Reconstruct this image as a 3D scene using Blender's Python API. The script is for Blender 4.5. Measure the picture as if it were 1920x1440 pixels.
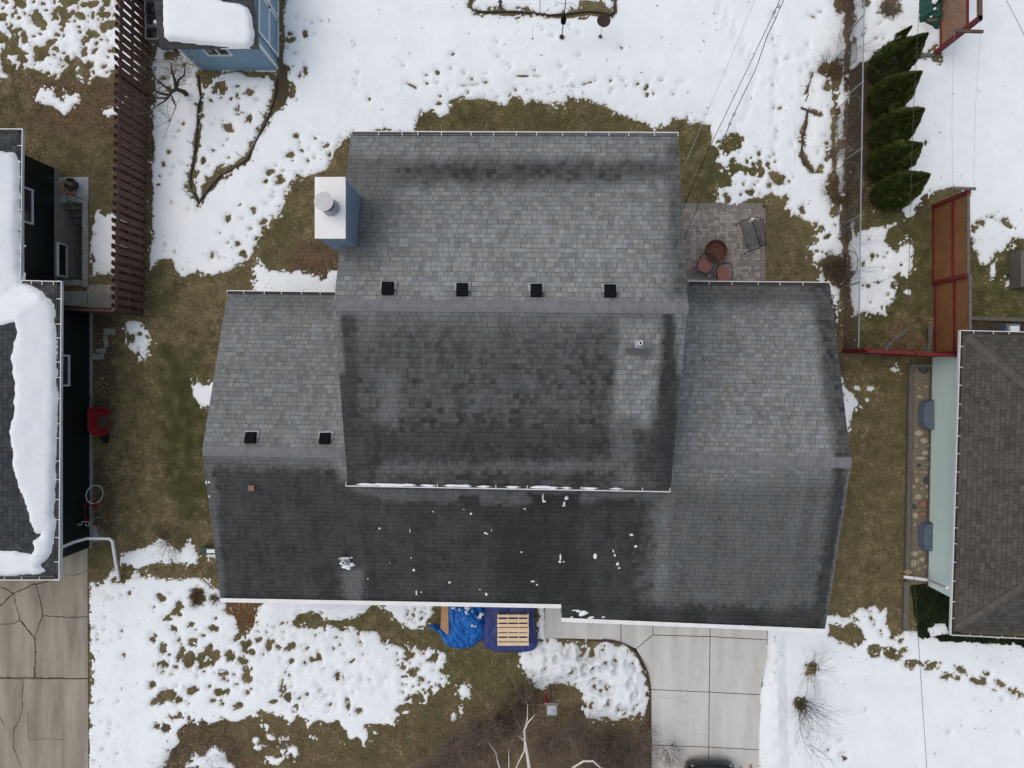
import bpy, math, random
import numpy as np
from mathutils import Vector
R = math.radians
random.seed(7)
for o in list(bpy.data.objects): bpy.data.objects.remove(o)
SC = bpy.context.scene; COL = SC.collection

# ---------------- camera, sky, sun, exposure ----------------
H = 25.6; FPX = 1331.0; NX, NY = 985.0, 705.0      # camera height, focal length and nadir (photo pixels)
cd = bpy.data.cameras.new('camera'); cam = bpy.data.objects.new('camera', cd); COL.objects.link(cam)
cam.location = (0, 0, H); cd.sensor_width = 36; cd.lens = FPX/1920*36
cd.shift_x = -(NX-960)/1920; cd.shift_y = -(720-NY)/1920
cd.clip_start = .1; cd.clip_end = 600; SC.camera = cam
wd = bpy.data.worlds.new('World'); SC.world = wd; wd.use_nodes = True
nt = wd.node_tree; bg = nt.nodes['Background']
sky = nt.nodes.new('ShaderNodeTexSky'); sky.sky_type = 'NISHITA'; sky.sun_disc = False
sky.sun_elevation = R(66); sky.sun_rotation = R(285); sky.air_density = 1.0; sky.dust_density = 6.0; sky.ozone_density = .6
nt.links.new(sky.outputs[0], bg.inputs[0]); bg.inputs[1].default_value = .115
sl = bpy.data.lights.new('sun', 'SUN'); sl.energy = 1.0; sl.angle = R(155); sl.color = (.96, .965, .905)
so = bpy.data.objects.new('sun', sl); COL.objects.link(so); so.rotation_euler = (R(24), 0, R(-105+360))
SC.view_settings.view_transform = 'Standard'; SC.view_settings.look = 'None'; SC.view_settings.gamma = 1
SC.view_settings.exposure = 0.0

def W(px, py, z=0.0):
    """a photo pixel seen at height z, as a point of the place"""
    return Vector(((px-NX)*(H-z)/FPX, (NY-py)*(H-z)/FPX, z))

# ---------------- node helper and materials ----------------
class NT:
    def __init__(s, name):
        s.m = bpy.data.materials.new(name); s.m.use_nodes = True; s.t = s.m.node_tree
        s.b = s.t.nodes['Principled BSDF']; s.out = s.t.nodes['Material Output']
    def n(s, ty, **kw):
        x = s.t.nodes.new(ty)
        for k, v in kw.items(): setattr(x, k, v)
        return x
    def set(s, sock, v):
        if isinstance(v, bpy.types.NodeSocket): s.t.links.new(v, sock)
        elif v is not None:
            if isinstance(v, tuple) and len(v) == 3 and sock.type == 'RGBA': v = (*v, 1)
            sock.default_value = v
    def math(s, op, a, b=None, c=None):
        x = s.n('ShaderNodeMath', operation=op)
        s.set(x.inputs[0], a)
        if b is not None: s.set(x.inputs[1], b)
        if c is not None: s.set(x.inputs[2], c)
        return x.outputs[0]
    def mix(s, f, a, b, mode='MIX'):
        x = s.n('ShaderNodeMix', data_type='RGBA', blend_type=mode)
        s.set(x.inputs[0], f); s.set(x.inputs[6], a); s.set(x.inputs[7], b)
        return x.outputs[2]
    def noise(s, scale, detail=3, rough=.55, vec=None, dist=0):
        x = s.n('ShaderNodeTexNoise'); x.inputs['Scale'].default_value = scale
        x.inputs['Detail'].default_value = detail; x.inputs['Roughness'].default_value = rough
        x.inputs['Distortion'].default_value = dist
        s.t.links.new(vec or s.pos(), x.inputs['Vector'])
        return x.outputs['Fac']
    def pos(s):
        if not hasattr(s, '_p'): s._p = s.n('ShaderNodeTexCoord').outputs['Object']
        return s._p
    def ramp(s, f, lo, hi, a=0.0, b=1.0):
        x = s.n('ShaderNodeMapRange'); s.set(x.inputs[0], f)
        for i, v in enumerate((lo, hi, a, b)): x.inputs[i+1].default_value = v
        return x.outputs[0]
    def attr(s, name):
        return s.n('ShaderNodeAttribute', attribute_name=name).outputs['Fac']
    def wn(s, a, b=None):
        x = s.n('ShaderNodeTexWhiteNoise', noise_dimensions='2D'); c = s.n('ShaderNodeCombineXYZ')
        s.set(c.inputs[0], a)
        if b is not None: s.set(c.inputs[1], b)
        s.t.links.new(c.outputs[0], x.inputs['Vector']); return x.outputs['Value']
    def bump(s, h, strength=.4, dist=.02):
        x = s.n('ShaderNodeBump'); x.inputs['Strength'].default_value = strength
        x.inputs['Distance'].default_value = dist; s.set(x.inputs['Height'], h)
        s.t.links.new(x.outputs[0], s.b.inputs['Normal'])
    def done(s, col, rough=.8, metal=0, spec=.3):
        s.set(s.b.inputs['Base Color'], col); s.set(s.b.inputs['Roughness'], rough)
        s.b.inputs['Metallic'].default_value = metal; s.b.inputs['Specular IOR Level'].default_value = spec
        return s.m

def nm(name, c1, c2=None, scale=6, rough=.75, bump=.15, metal=0, spec=.3, fine=90):
    """surface whose colour wanders between c1 and c2 with a fine grain"""
    if c2 is None: c2 = tuple(c*.72 for c in c1)
    t = NT(name); a = t.noise(scale, 5, .6); b = t.noise(fine, 2)
    f = t.math('ADD', t.ramp(a, .3, .7, 0, .8), t.ramp(b, .35, .65, 0, .25))
    if bump: t.bump(t.math('ADD', a, t.math('MULTIPLY', b, .4)), bump, .01)
    return t.done(t.mix(f, c1, c2), rough, metal, spec)

def shingles(name, dry, wet, lw=.16, amp=.55, light=1.0):
    t = NT(name); uv = t.n('ShaderNodeUVMap').outputs[0]; sp = t.n('ShaderNodeSeparateXYZ'); t.t.links.new(uv, sp.inputs[0])
    u, v = sp.outputs[0], sp.outputs[1]; M = t.math
    vr = M('DIVIDE', v, .143); row = M('FLOOR', vr); fv = M('FRACT', vr)
    ro = t.wn(row, 3.3)
    ua = M('DIVIDE', M('ADD', u, M('MULTIPLY', ro, 7.1)), lw); ub = M('DIVIDE', M('ADD', u, M('MULTIPLY', ro, 3.7)), lw*1.83)
    ca, cb = M('FLOOR', ua), M('FLOOR', ub)
    ra = t.wn(ca, row); rb = t.wn(cb, M('ADD', row, 71)); rc = t.wn(ca, M('ADD', row, 133))
    tone = M('ADD', M('MULTIPLY', ra, .72), M('MULTIPLY', rb, .28))
    # shadow at each course's butt edge, painted dark, and the joint gaps between raised tabs
    line = t.ramp(fv, .84, .97, 0, 1)
    line = M('MULTIPLY', line, M('ADD', .45, M('MULTIPLY', rb, .75)))
    j1 = M('MULTIPLY', M('LESS_THAN', M('FRACT', ua), .075), M('GREATER_THAN', rc, .35))
    j2 = M('LESS_THAN', M('FRACT', ub), .045)
    j = M('MAXIMUM', j1, j2); lines = M('MAXIMUM', line, M('MULTIPLY', j, .8))
    n1 = t.noise(1.3, 5, .6); n2 = t.noise(9, 3); gr = t.noise(260, 2)
    wet_ = t.attr('wet')
    cs = t.n('ShaderNodeCombineXYZ'); t.set(cs.inputs[0], M('MULTIPLY', u, 2.6)); t.set(cs.inputs[1], M('MULTIPLY', v, .32)); n3 = t.noise(1.0, 4, .6, cs.outputs[0])
    w = M('ADD', wet_, M('MULTIPLY', M('SUBTRACT', n1, .5), .35)); w = M('ADD', w, M('MULTIPLY', M('SUBTRACT', n3, .5), M('SUBTRACT', .62, M('MULTIPLY', wet_, .42)))); w = M('ADD', w, M('MULTIPLY', M('SUBTRACT', tone, .5), M('MULTIPLY', 6.5, M('MULTIPLY', M('POWER', wet_, 3), M('MAXIMUM', .03, M('SUBTRACT', .94, wet_))))))
    w = t.ramp(w, 0, 1)
    base = t.mix(w, dry, wet)
    base = t.mix(M('MULTIPLY', t.ramp(rc, .62, .95, 0, 1), .6), base, t.mix(w, tuple(c*k for c, k in zip(dry, (1.10, .98, .88))), tuple(c*k for c, k in zip(wet, (1.25, 1.0, .95)))))
    k = M('ADD', 1-amp/2, M('MULTIPLY', tone, amp))
    k = M('MULTIPLY', k, M('ADD', .8, M('MULTIPLY', n2, .4)))
    k = M('MULTIPLY', k, M('ADD', .78, M('MULTIPLY', gr, .44)))
    k = M('MULTIPLY', k, M('SUBTRACT', 1.06*light, M('MULTIPLY', lines, .68)))
    g = t.n('ShaderNodeCombineColor')
    for i in range(3): t.t.links.new(k, g.inputs[i])
    col = t.mix(1.0, base, g.outputs[0], 'MULTIPLY')
    t.bump(M('SUBTRACT', M('ADD', M('MULTIPLY', ra, .4), M('MULTIPLY', fv, .6)), lines), .45, .008)
    return t.done(col, t.ramp(w, 0, 1, .95, .62), 0, .25)

MAT = {}
def mk(k, *a, **kw): MAT[k] = nm(k, *a, **kw)
MAT['shingle'] = shingles('roof shingle', (.183, .201, .209), (.0175, .0208, .0212), .15, .54)
MAT['shingle_dark'] = shingles('charcoal shingle', (.052, .06, .068), (.022, .026, .03), .17, .8)
MAT['shingle_brown'] = shingles('brown shingle', (.078, .074, .067), (.032, .033, .030), .2, .7)
mk('cap', (.185, .20, .214), (.12, .13, .14), 5, .92, fine=200)
mk('cap_brown', (.105, .10, .09), (.06, .057, .052), 5, .92, fine=200)
mk('white', (.74, .76, .78), (.62, .64, .66), 3, .5, .03)
mk('white_metal', (.66, .69, .72), (.55, .57, .6), 3, .4, .02)
mk('gutter_in', (.075, .07, .062), (.035, .032, .028), 14, .8)
mk('blue_siding', (.19, .255, .33), (.175, .235, .31), 2, .6, .03)
mk('shed_blue', (.22, .35, .46), (.19, .31, .41), 2, .6, .03)
mk('green_siding', (.0060, .0125, .0138), (.0045, .0095, .0105), 2, .45, .02)
mk('pale_siding', (.72, .91, .885), (.67, .86, .84), 1.5, .55, .02)
mk('black', (.006, .007, .009), (.009, .010, .012), 8, .95, .02, 0, .05)
mk('dark_metal', (.022, .023, .025), (.05, .045, .04), 12, .5, .05)
mk('iron', (.11, .098, .088), (.07, .06, .052), 20, .6, .05)
mk('galv', (.36, .40, .43), (.25, .28, .31), 8, .45, .05, .4)
mk('fence_brown', (.155, .085, .064), (.085, .05, .04), 4, .85, .3)
mk('rail_brown', (.12, .085, .07), (.07, .05, .042), 5, .85, .3)
mk('red_wood', (.165, .014, .016), (.105, .012, .014), 3, .65, .15)
mk('lattice', (.27, .125, .046), (.17, .08, .034), 2.2, .8, .1)
mk('concrete', (.53, .545, .53), (.38, .395, .39), 1.6, .9, .1, fine=60)
mk('old_concrete', (.30, .27, .22), (.155, .142, .12), .8, .92, .2, fine=50)
mk('grey_block', (.30, .305, .285), (.19, .195, .185), 3, .9, .2)
mk('grey_wood', (.15, .14, .125), (.085, .078, .07), 6, .9, .3)
mk('bark', (.085, .068, .052), (.045, .035, .028), 12, .95, .4)
mk('twig', (.26, .205, .175), (.15, .118, .10), 10, .9, .1)
mk('twig_dark', (.095, .075, .062), (.055, .042, .035), 10, .9, .1)
mk('twig_red', (.09, .035, .022), (.045, .02, .014), 10, .9, .1)
mk('birch', (.80, .78, .73), (.5, .47, .43), 14, .7, .1)
mk('red_plastic', (.22, .012, .014), (.16, .01, .012), 4, .4, .02)
mk('debris', (.030, .024, .020), (.062, .046, .036), 18, .9, .3)
mk('grey_plastic', (.055, .068, .080), (.075, .088, .10), 5, .5, .03)
mk('tarp', (.014, .16, .52), (.009, .09, .34), 7, .38, .25)
mk('tarp_dark', (.030, .048, .20), (.018, .030, .13), 3, .5, .15)
mk('cardboard', (.40, .245, .13), (.33, .20, .10), 3, .85, .05)
mk('pine', (.74, .60, .42), (.58, .45, .30), 7, .8, .15)
mk('rust', (.115, .045, .028), (.075, .034, .022), 9, .7, .15)
mk('dish', (.045, .03, .026), (.028, .02, .018), 9, .8)
mk('cap_metal', (.50, .515, .53), (.44, .45, .47), 4, .5, .03)
mk('wicker', (.32, .155, .135), (.20, .095, .085), 30, .85, .3)
mk('green_tarp', (.008, .075, .055), (.005, .04, .03), 6, .5, .3)
mk('plastic_blue', (.115, .15, .205), (.08, .11, .155), 5, .3, .03)
mk('rock', (.33, .29, .22), (.17, .145, .105), 6, .9, .3)
mk('gravel', (.22, .195, .15), (.12, .10, .075), 22, .95, .5, fine=120)
mk('glass', (.02, .024, .028), (.03, .034, .04), 2, .12, 0, 0, .6)
mk('lantern_glass', (.34, .37, .42), (.42, .45, .5), 9, .15, 0, 0, .6)
mk('tan', (.30, .24, .12), (.2, .15, .08), 12, .8)
mk('firewood', (.42, .25, .13), (.28, .15, .08), 9, .8, .2)
mk('leaf', (.20, .13, .08), (.10, .064, .042), 40, .9, .1)
mk('tyre', (.012, .012, .012), None, 20, .8, .1)
mk('carpaint', (.008, .009, .011), (.011, .012, .014), 3, .22, 0, 0, .6)
mk('copper', (.22, .12, .07), (.16, .09, .06), 8, .6, .05)

def snow_mat(name):
    t = NT(name); M = t.math
    a = t.noise(1.1, 4, .5); b = t.noise(14, 4, .6); c = t.noise(60, 3)
    dirt = t.attr('dirt')
    col = t.mix(t.ramp(a, .3, .7), (.700, .765, .82), (.755, .81, .855))
    sp = M('MULTIPLY', t.ramp(t.noise(26, 5, .75), .56, .72), dirt)
    col = t.mix(M('MULTIPLY', sp, .75), col, (.20, .185, .18))
    big = t.ramp(t.noise(3.5, 5, .65), .45, .75, 0, .22)
    col = t.mix(M('MULTIPLY', big, M('ADD', .35, dirt)), col, (.42, .44, .47))
    th = M('MULTIPLY', t.attr('thin'), t.ramp(t.noise(34, 5, .8), .38, .62))
    col = t.mix(t.ramp(th, 0, 1, 0, .8), col, (.20, .165, .105))
    t.bump(M('ADD', M('ADD', M('MULTIPLY', a, .6), M('MULTIPLY', b, .22)), M('MULTIPLY', c, .05)), .32, .06)
    t.b.inputs['Subsurface Weight'].default_value = 0
    return t.done(col, .7, 0, .25)
MAT['snow'] = snow_mat('snow')
def drive_mat(name='broom finished driveway concrete', k=(1, 1, 1), st=1.0):
    t = NT(name); M = t.math
    mp = t.n('ShaderNodeMapping'); mp.inputs['Scale'].default_value = (1.6, .22, 1); t.t.links.new(t.pos(), mp.inputs[0])
    a = t.noise(1.3, 5, .6, mp.outputs[0]); b = t.noise(2.2, 6, .65, dist=.7); c = t.noise(70, 3); d = t.noise(9, 5, .75)
    col = t.mix(t.ramp(a, .35, .68), tuple(a_*b_ for a_, b_ in zip((.56, .57, .555), k)), tuple(a_*b_*(2-st)**1.0 for a_, b_ in zip((.44, .45, .445), k))); col = t.mix(t.ramp(b, .55, .78, 0, .6), col, tuple(a_*b_ for a_, b_ in zip((.33, .335, .325), k)))
    col = t.mix(t.ramp(d, .66, .8, 0, .6), col, tuple(a_*b_ for a_, b_ in zip((.26, .25, .235), k))); col = t.mix(t.ramp(c, .4, .7, 0, .22), col, (.32, .32, .31))
    t.bump(M('ADD', c, d), .15, .006); return t.done(col, .92)
MAT['drive'] = drive_mat(); MAT['old_drive'] = drive_mat('old stained driveway concrete', (.56, .505, .42), 1.3)

def ground_mat():
    t = NT('lawn soil'); M = t.math
    a = t.noise(.55, 4, .55); b = t.noise(5, 5, .7, dist=.4); c = t.noise(30, 4, .75, dist=.5); d = t.noise(1.6, 5, .65); e = t.noise(85, 3, .8)
    g = t.ramp(M('ADD', M('ADD', M('MULTIPLY', t.attr('green'), .8), .12), M('MULTIPLY', M('SUBTRACT', d, .5), 3.4)), 0, 1)
    col = t.mix(t.ramp(b, .36, .64), (.225, .190, .100), (.100, .092, .044))
    col = t.mix(t.ramp(d, .45, .7, 0, .5), col, (.12, .095, .052))
    col = t.mix(t.ramp(t.noise(1.1, 6, .7, dist=.6), .5, .72, 0, .75), col, (.30, .245, .145))
    col = t.mix(t.ramp(t.noise(2.6, 5, .7, dist=.8), .56, .74, 0, .7), col, (.050, .042, .026))
    col = t.mix(M('MULTIPLY', g, .8), col, (.078, .094, .028))
    li = t.ramp(M('ADD', t.attr('litter'), M('MULTIPLY', M('SUBTRACT', b, .5), .6)), .1, .9)
    col = t.mix(li, col, t.mix(t.ramp(c, .35, .65), (.036, .029, .022), (.10, .076, .052)))
    rd = t.attr('red')
    col = t.mix(rd, col, t.mix(t.ramp(c, .35, .65), (.21, .075, .028), (.10, .042, .02)))
    col = t.mix(t.ramp(c, .40, .62, 0, .55), col, (.038, .031, .016))
    col = t.mix(t.ramp(e, .50, .66, 0, .5), col, (.30, .25, .155))
    t.bump(M('ADD', M('MULTIPLY', b, .6), M('ADD', M('MULTIPLY', c, .5), M('MULTIPLY', e, .3))), .9, .05)
    return t.done(col, .97, 0, .1)
MAT['ground'] = ground_mat()

def blade_mat(name, c1, c2, c3):
    t = NT(name); r = t.attr('rnd')
    col = t.mix(t.ramp(r, 0, .6), c1, c2); col = t.mix(t.ramp(r, .7, 1), col, c3)
    return t.done(col, .9, 0, .15)
MAT['blade'] = blade_mat('grass blade', (.060, .056, .026), (.165, .138, .075), (.34, .285, .175))
MAT['blade_green'] = blade_mat('green grass blade', (.055, .06, .022), (.105, .112, .042), (.21, .19, .095))
MAT['evergreen'] = blade_mat('evergreen leaf', (.026, .042, .012), (.080, .108, .026), (.20, .21, .06))
MAT['ivy'] = blade_mat('ground cover leaf', (.010, .017, .008), (.020, .031, .013), (.038, .044, .02))

def paver_mat():
    t = NT('patio paver'); r = t.attr('rnd'); a = t.noise(18, 4)
    col = t.mix(r, (.18, .167, .16), (.36, .335, .30)); col = t.mix(t.ramp(a, .3, .7, 0, .4), col, (.16, .145, .14))
    t.bump(a, .2, .005); return t.done(col, .9)
MAT['paver'] = paver_mat()
def siding_lines(m, pitch, depth=.55):
    """horizontal lap-siding joints by height"""
    m2 = m.copy(); t = m2.node_tree; b = t.nodes['Principled BSDF']
    g = t.nodes.new('ShaderNodeNewGeometry'); s = t.nodes.new('ShaderNodeSeparateXYZ'); t.links.new(g.outputs['Position'], s.inputs[0])
    d = t.nodes.new('ShaderNodeMath'); d.operation = 'DIVIDE'; d.inputs[1].default_value = pitch; t.links.new(s.outputs[2], d.inputs[0])
    f = t.nodes.new('ShaderNodeMath'); f.operation = 'FRACT'; t.links.new(d.outputs[0], f.inputs[0])
    r = t.nodes.new('ShaderNodeMapRange'); t.links.new(f.outputs[0], r.inputs[0]); r.inputs[1].default_value = 0; r.inputs[2].default_value = .14
    r.inputs[3].default_value = depth; r.inputs[4].default_value = 0
    mx = t.nodes.new('ShaderNodeMix'); mx.data_type = 'RGBA'; t.links.new(r.outputs[0], mx.inputs[0])
    l = b.inputs['Base Color'].links[0].from_socket; t.links.new(l, mx.inputs[6]); mx.inputs[7].default_value = (.03, .035, .04, 1)
    t.links.new(mx.outputs[2], b.inputs['Base Color']); m2.name = m.name+' lap boards'; return m2
for k in ('blue_siding', 'shed_blue', 'green_siding', 'pale_siding'):
    MAT[k+'_l'] = siding_lines(MAT[k], .16, .12 if k == 'pale_siding' else .35)
def mesh_mat():
    t = NT('grey sling mesh'); t.done((.05, .054, .058), .7)
    tr = t.n('ShaderNodeBsdfTransparent'); mx = t.n('ShaderNodeMixShader'); mx.inputs[0].default_value = .5
    t.t.links.new(tr.outputs[0], mx.inputs[1]); t.t.links.new(t.b.outputs[0], mx.inputs[2]); t.t.links.new(mx.outputs[0], t.out.inputs[0])
    return t.m
MAT['sling'] = mesh_mat()

# ---------------- mesh builder ----------------
def tag(o, label=None, cat=None, group=None, kind=None):
    for k, v in (('label', label), ('category', cat), ('group', group), ('kind', kind)):
        if v: o[k] = v
    return o
def thing(name, loc, label, cat, group=None, rz=0):
    o = bpy.data.objects.new(name, None); COL.objects.link(o); o.location = loc; o.rotation_euler = (0, 0, rz)
    o.empty_display_size = .2
    return tag(o, label, cat, group)
def root_loc(p):
    v = Vector((0, 0, 0))
    while p is not None: v += Vector(p.location); p = p.parent
    return v
def children(o): return [c for c in bpy.data.objects if c.parent == o]
def copy_tree(o, parent=None):
    c = o.copy(); COL.objects.link(c)
    if parent: c.parent = parent
    for ch in KIDS.get(o.name, []): copy_tree(ch, c)
    return c
KIDS = {}
def link(o, parent):
    COL.objects.link(o)
    if parent is not None: o.parent = parent; KIDS.setdefault(parent.name, []).append(o)
class MB:
    def __init__(s): s.v = []; s.f = []; s.mi = []; s.m = 0
    def add(s, vs, fs):
        b = len(s.v); s.v += [tuple(x) for x in vs]; s.f += [tuple(b+i for i in f) for f in fs]; s.mi += [s.m]*len(fs); return s
    def box(s, cx, cy, cz, sx, sy, sz, rz=0, taper=1):
        c, n = math.cos(rz), math.sin(rz); vs = []
        for k in (-1, 1):
            t = taper if k == 1 else 1
            for i, j in ((-1, -1), (1, -1), (1, 1), (-1, 1)):
                x, y = i*sx/2*t, j*sy/2*t; vs.append((cx+x*c-y*n, cy+x*n+y*c, cz+k*sz/2))
        return s.add(vs, [(3, 2, 1, 0), (4, 5, 6, 7), (0, 1, 5, 4), (1, 2, 6, 5), (2, 3, 7, 6), (3, 0, 4, 7)])
    def beam(s, a, b, w, h, up=(0, 0, 1)):
        a, b = Vector(a), Vector(b); d = (b-a).normalized(); u = Vector(up)
        sd = d.cross(u)
        if sd.length < 1e-4: sd = d.cross(Vector((1, 0, 0)))
        sd.normalize(); u = sd.cross(d).normalized(); vs = []
        for p in (a, b):
            for i, j in ((-1, -1), (1, -1), (1, 1), (-1, 1)): vs.append(p+sd*(i*w/2)+u*(j*h/2))
        return s.add(vs, [(3, 2, 1, 0), (4, 5, 6, 7), (0, 1, 5, 4), (1, 2, 6, 5), (2, 3, 7, 6), (3, 0, 4, 7)])
    def tube(s, pts, r, n=6, cap=True):
        pts = [Vector(p) for p in pts]; k = len(pts)
        if not hasattr(r, '__len__'): r = [r]*k
        vs = []; ref = None
        for i, p in enumerate(pts):
            d = (pts[min(i+1, k-1)]-pts[max(i-1, 0)])
            d = d.normalized() if d.length > 1e-9 else Vector((0, 0, 1))
            if ref is None: ref = d.orthogonal().normalized()
            ref = (ref-d*ref.dot(d)); ref = ref.normalized() if ref.length > 1e-6 else d.orthogonal().normalized()
            bi = d.cross(ref)
            for j in range(n):
                a = 2*math.pi*j/n; vs.append(p+ref*(math.cos(a)*r[i])+bi*(math.sin(a)*r[i]))
        fs = [(i*n+j, i*n+(j+1) % n, (i+1)*n+(j+1) % n, (i+1)*n+j) for i in range(k-1) for j in range(n)]
        if cap: fs += [tuple(range(n-1, -1, -1)), tuple((k-1)*n+j for j in range(n))]
        return s.add(vs, fs)
    def lathe(s, cx, cy, prof, n=20, ex=1, ey=1, closed=False):
        vs = []
        for r, z in prof:
            for j in range(n):
                a = 2*math.pi*j/n; vs.append((cx+math.cos(a)*r*ex, cy+math.sin(a)*r*ey, z))
        k = len(prof); fs = [(i*n+j, i*n+(j+1) % n, (i+1)*n+(j+1) % n, (i+1)*n+j) for i in range(k-1) for j in range(n)]
        fs += [tuple(range(n-1, -1, -1)), tuple((k-1)*n+j for j in range(n))]
        return s.add(vs, fs)
    def prism(s, poly, z0, z1):
        n = len(poly); area = sum(poly[i][0]*poly[(i+1) % n][1]-poly[(i+1) % n][0]*poly[i][1] for i in range(n))
        if area < 0: poly = poly[::-1]
        vs = [(p[0], p[1], z0) for p in poly]+[(p[0], p[1], z1) for p in poly]
        return s.add(vs, [tuple(range(n-1, -1, -1)), tuple(range(n, 2*n))]+[(i, (i+1) % n, n+(i+1) % n, n+i) for i in range(n)])
    def quad(s, *p): return s.add(p, [tuple(range(len(p)))])
    def build(s, name, mats, parent=None, smooth=False, world=True, attrs=None):
        me = bpy.data.meshes.new(name); off = root_loc(parent) if (world and parent is not None) else Vector((0, 0, 0))
        me.from_pydata([(x-off.x, y-off.y, z-off.z) for x, y, z in s.v], [], s.f)
        if not isinstance(mats, (list, tuple)): mats = [mats]
        for m in mats: me.materials.append(MAT[m] if isinstance(m, str) else m)
        if len(mats) > 1: me.polygons.foreach_set('material_index', s.mi)
        if smooth: me.polygons.foreach_set('use_smooth', [True]*len(s.f))
        if attrs is not None:
            a = me.attributes.new('rnd', 'FLOAT', 'FACE'); a.data.foreach_set('value', attrs)
        me.update(); o = bpy.data.objects.new(name, me); link(o, parent); return o

# ---------------- noise and masks in numpy ----------------
_T = np.random.RandomState(5).rand(256, 256)
def vn(x, y, sd=0):
    x = x+sd*17.13; y = y+sd*7.77
    xi = np.floor(x).astype(int); yi = np.floor(y).astype(int); fx = x-xi; fy = y-yi
    fx = fx*fx*(3-2*fx); fy = fy*fy*(3-2*fy); a = xi & 255; b = yi & 255; a1 = (a+1) & 255; b1 = (b+1) & 255
    return (_T[a, b]*(1-fx)+_T[a1, b]*fx)*(1-fy)+(_T[a, b1]*(1-fx)+_T[a1, b1]*fx)*fy
def fbm(x, y, sd=0, o=4, g=.5):
    s = 0; a = 1; t = 0
    for i in range(o): s = s+a*vn(x*2**i, y*2**i, sd+i*3); t += a; a *= g
    return s/t
def sdpoly(X, Y, poly, margin=70):
    """signed distance (px), positive inside; -margin far outside"""
    P = np.array(poly, float); out = np.full(X.shape, -float(margin))
    m = (X > P[:, 0].min()-margin) & (X < P[:, 0].max()+margin) & (Y > P[:, 1].min()-margin) & (Y < P[:, 1].max()+margin)
    x = X[m]; y = Y[m]
    if x.size == 0: return out
    d = np.full(x.shape, 1e9); ins = np.zeros(x.shape, bool); n = len(P)
    for i in range(n):
        x0, y0 = P[i]; x1, y1 = P[(i+1) % n]; dx, dy = x1-x0, y1-y0; L = dx*dx+dy*dy+1e-9
        t = np.clip(((x-x0)*dx+(y-y0)*dy)/L, 0, 1); d = np.minimum(d, (x-x0-t*dx)**2+(y-y0-t*dy)**2)
        c = ((y0 > y) != (y1 > y)) & (x < (dx)*(y-y0)/(dy if abs(dy) > 1e-9 else 1e-9)+x0); ins ^= c
    d = np.sqrt(d); out[m] = np.where(ins, d, -np.minimum(d, margin)); return out
class Mask:
    def __init__(s, X, Y, v): s.X, s.Y = X, Y; s.F = np.full(X.shape, float(v))
    def cut(s, p): s.F = np.minimum(s.F, -sdpoly(s.X, s.Y, p)); return s
    def addp(s, p): s.F = np.maximum(s.F, sdpoly(s.X, s.Y, p)); return s
    def warp(s, amp, sc, sd=0, o=3):
        s.F = s.F+(fbm(s.X/sc, s.Y/sc, sd, o)-.5)*2*amp; return s
    def spot(s, x, y, rx, ry, a=0, add=False, depth=1.0, M=9):
        r = max(rx, ry)+M
        m = (np.abs(s.X-x) < r) & (np.abs(s.Y-y) < r); X = s.X[m]-x; Y = s.Y[m]-y
        c, n = math.cos(a), math.sin(a); u = (X*c+Y*n)/rx; v = (-X*n+Y*c)/ry; q = np.sqrt(u*u+v*v)
        wob = 1+1.0*(fbm(s.X[m]/4.2, s.Y[m]/4.2, 9, 3)-.5); d = (q/wob-1)*min(rx, ry); d = d+np.maximum(0, d-1.5)**2*.9
        s.F[m] = np.maximum(s.F[m], -d) if add else np.minimum(s.F[m], d+(1-depth)*8); return s
    def line(s, pts, r, add=False):
        n = len(pts); rr = r if hasattr(r, '__len__') else [r]*n
        for i in range(n-1):
            (x0, y0), (x1, y1) = pts[i], pts[i+1]; M = max(rr[i], rr[i+1])+8
            m = (s.X > min(x0, x1)-M) & (s.X < max(x0, x1)+M) & (s.Y > min(y0, y1)-M) & (s.Y < max(y0, y1)+M)
            x, y = s.X[m], s.Y[m]; dx, dy = x1-x0, y1-y0; t = np.clip(((x-x0)*dx+(y-y0)*dy)/(dx*dx+dy*dy+1e-9), 0, 1)
            d = np.hypot(x-x0-t*dx, y-y0-t*dy)-(rr[i]+(rr[i+1]-rr[i])*t)-(fbm(x/7, y/7, 4, 2)-.5)*3
            s.F[m] = np.maximum(s.F[m], -d) if add else np.minimum(s.F[m], d)
        return s
def grid_obj(name, X, Y, Z, keep, mat, parent=None, attrs={}, uv=None, kind=None, smooth=True):
    """mesh from a regular grid of world coordinates; keep = boolean per cell"""
    ny, nx = X.shape; idx = np.arange(nx*ny).reshape(ny, nx)
    q = np.stack([idx[:-1, :-1], idx[:-1, 1:], idx[1:, 1:], idx[1:, :-1]], -1)[keep]
    used = np.unique(q); mp = np.full(nx*ny, -1); mp[used] = np.arange(len(used)); q = mp[q]
    off = root_loc(parent) if parent is not None else Vector((0, 0, 0))
    co = np.stack([X.ravel()[used]-off.x, Y.ravel()[used]-off.y, Z.ravel()[used]-off.z], -1)
    me = raw_mesh(name, co, q, mat)
    if smooth: me.polygons.foreach_set('use_smooth', np.ones(len(q), bool))
    for k, v in attrs.items():
        a = me.attributes.new(k, 'FLOAT', 'POINT'); a.data.foreach_set('value', v.ravel()[used].astype(np.float32))
    if uv is not None:
        l = me.uv_layers.new(name='UVMap'); U = np.stack([uv[0].ravel()[used], uv[1].ravel()[used]], -1)
        l.data.foreach_set('uv', U[q.ravel()].ravel().astype(np.float32))
    o = bpy.data.objects.new(name, me); link(o, parent)
    if kind: o['kind'] = kind
    return o
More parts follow.
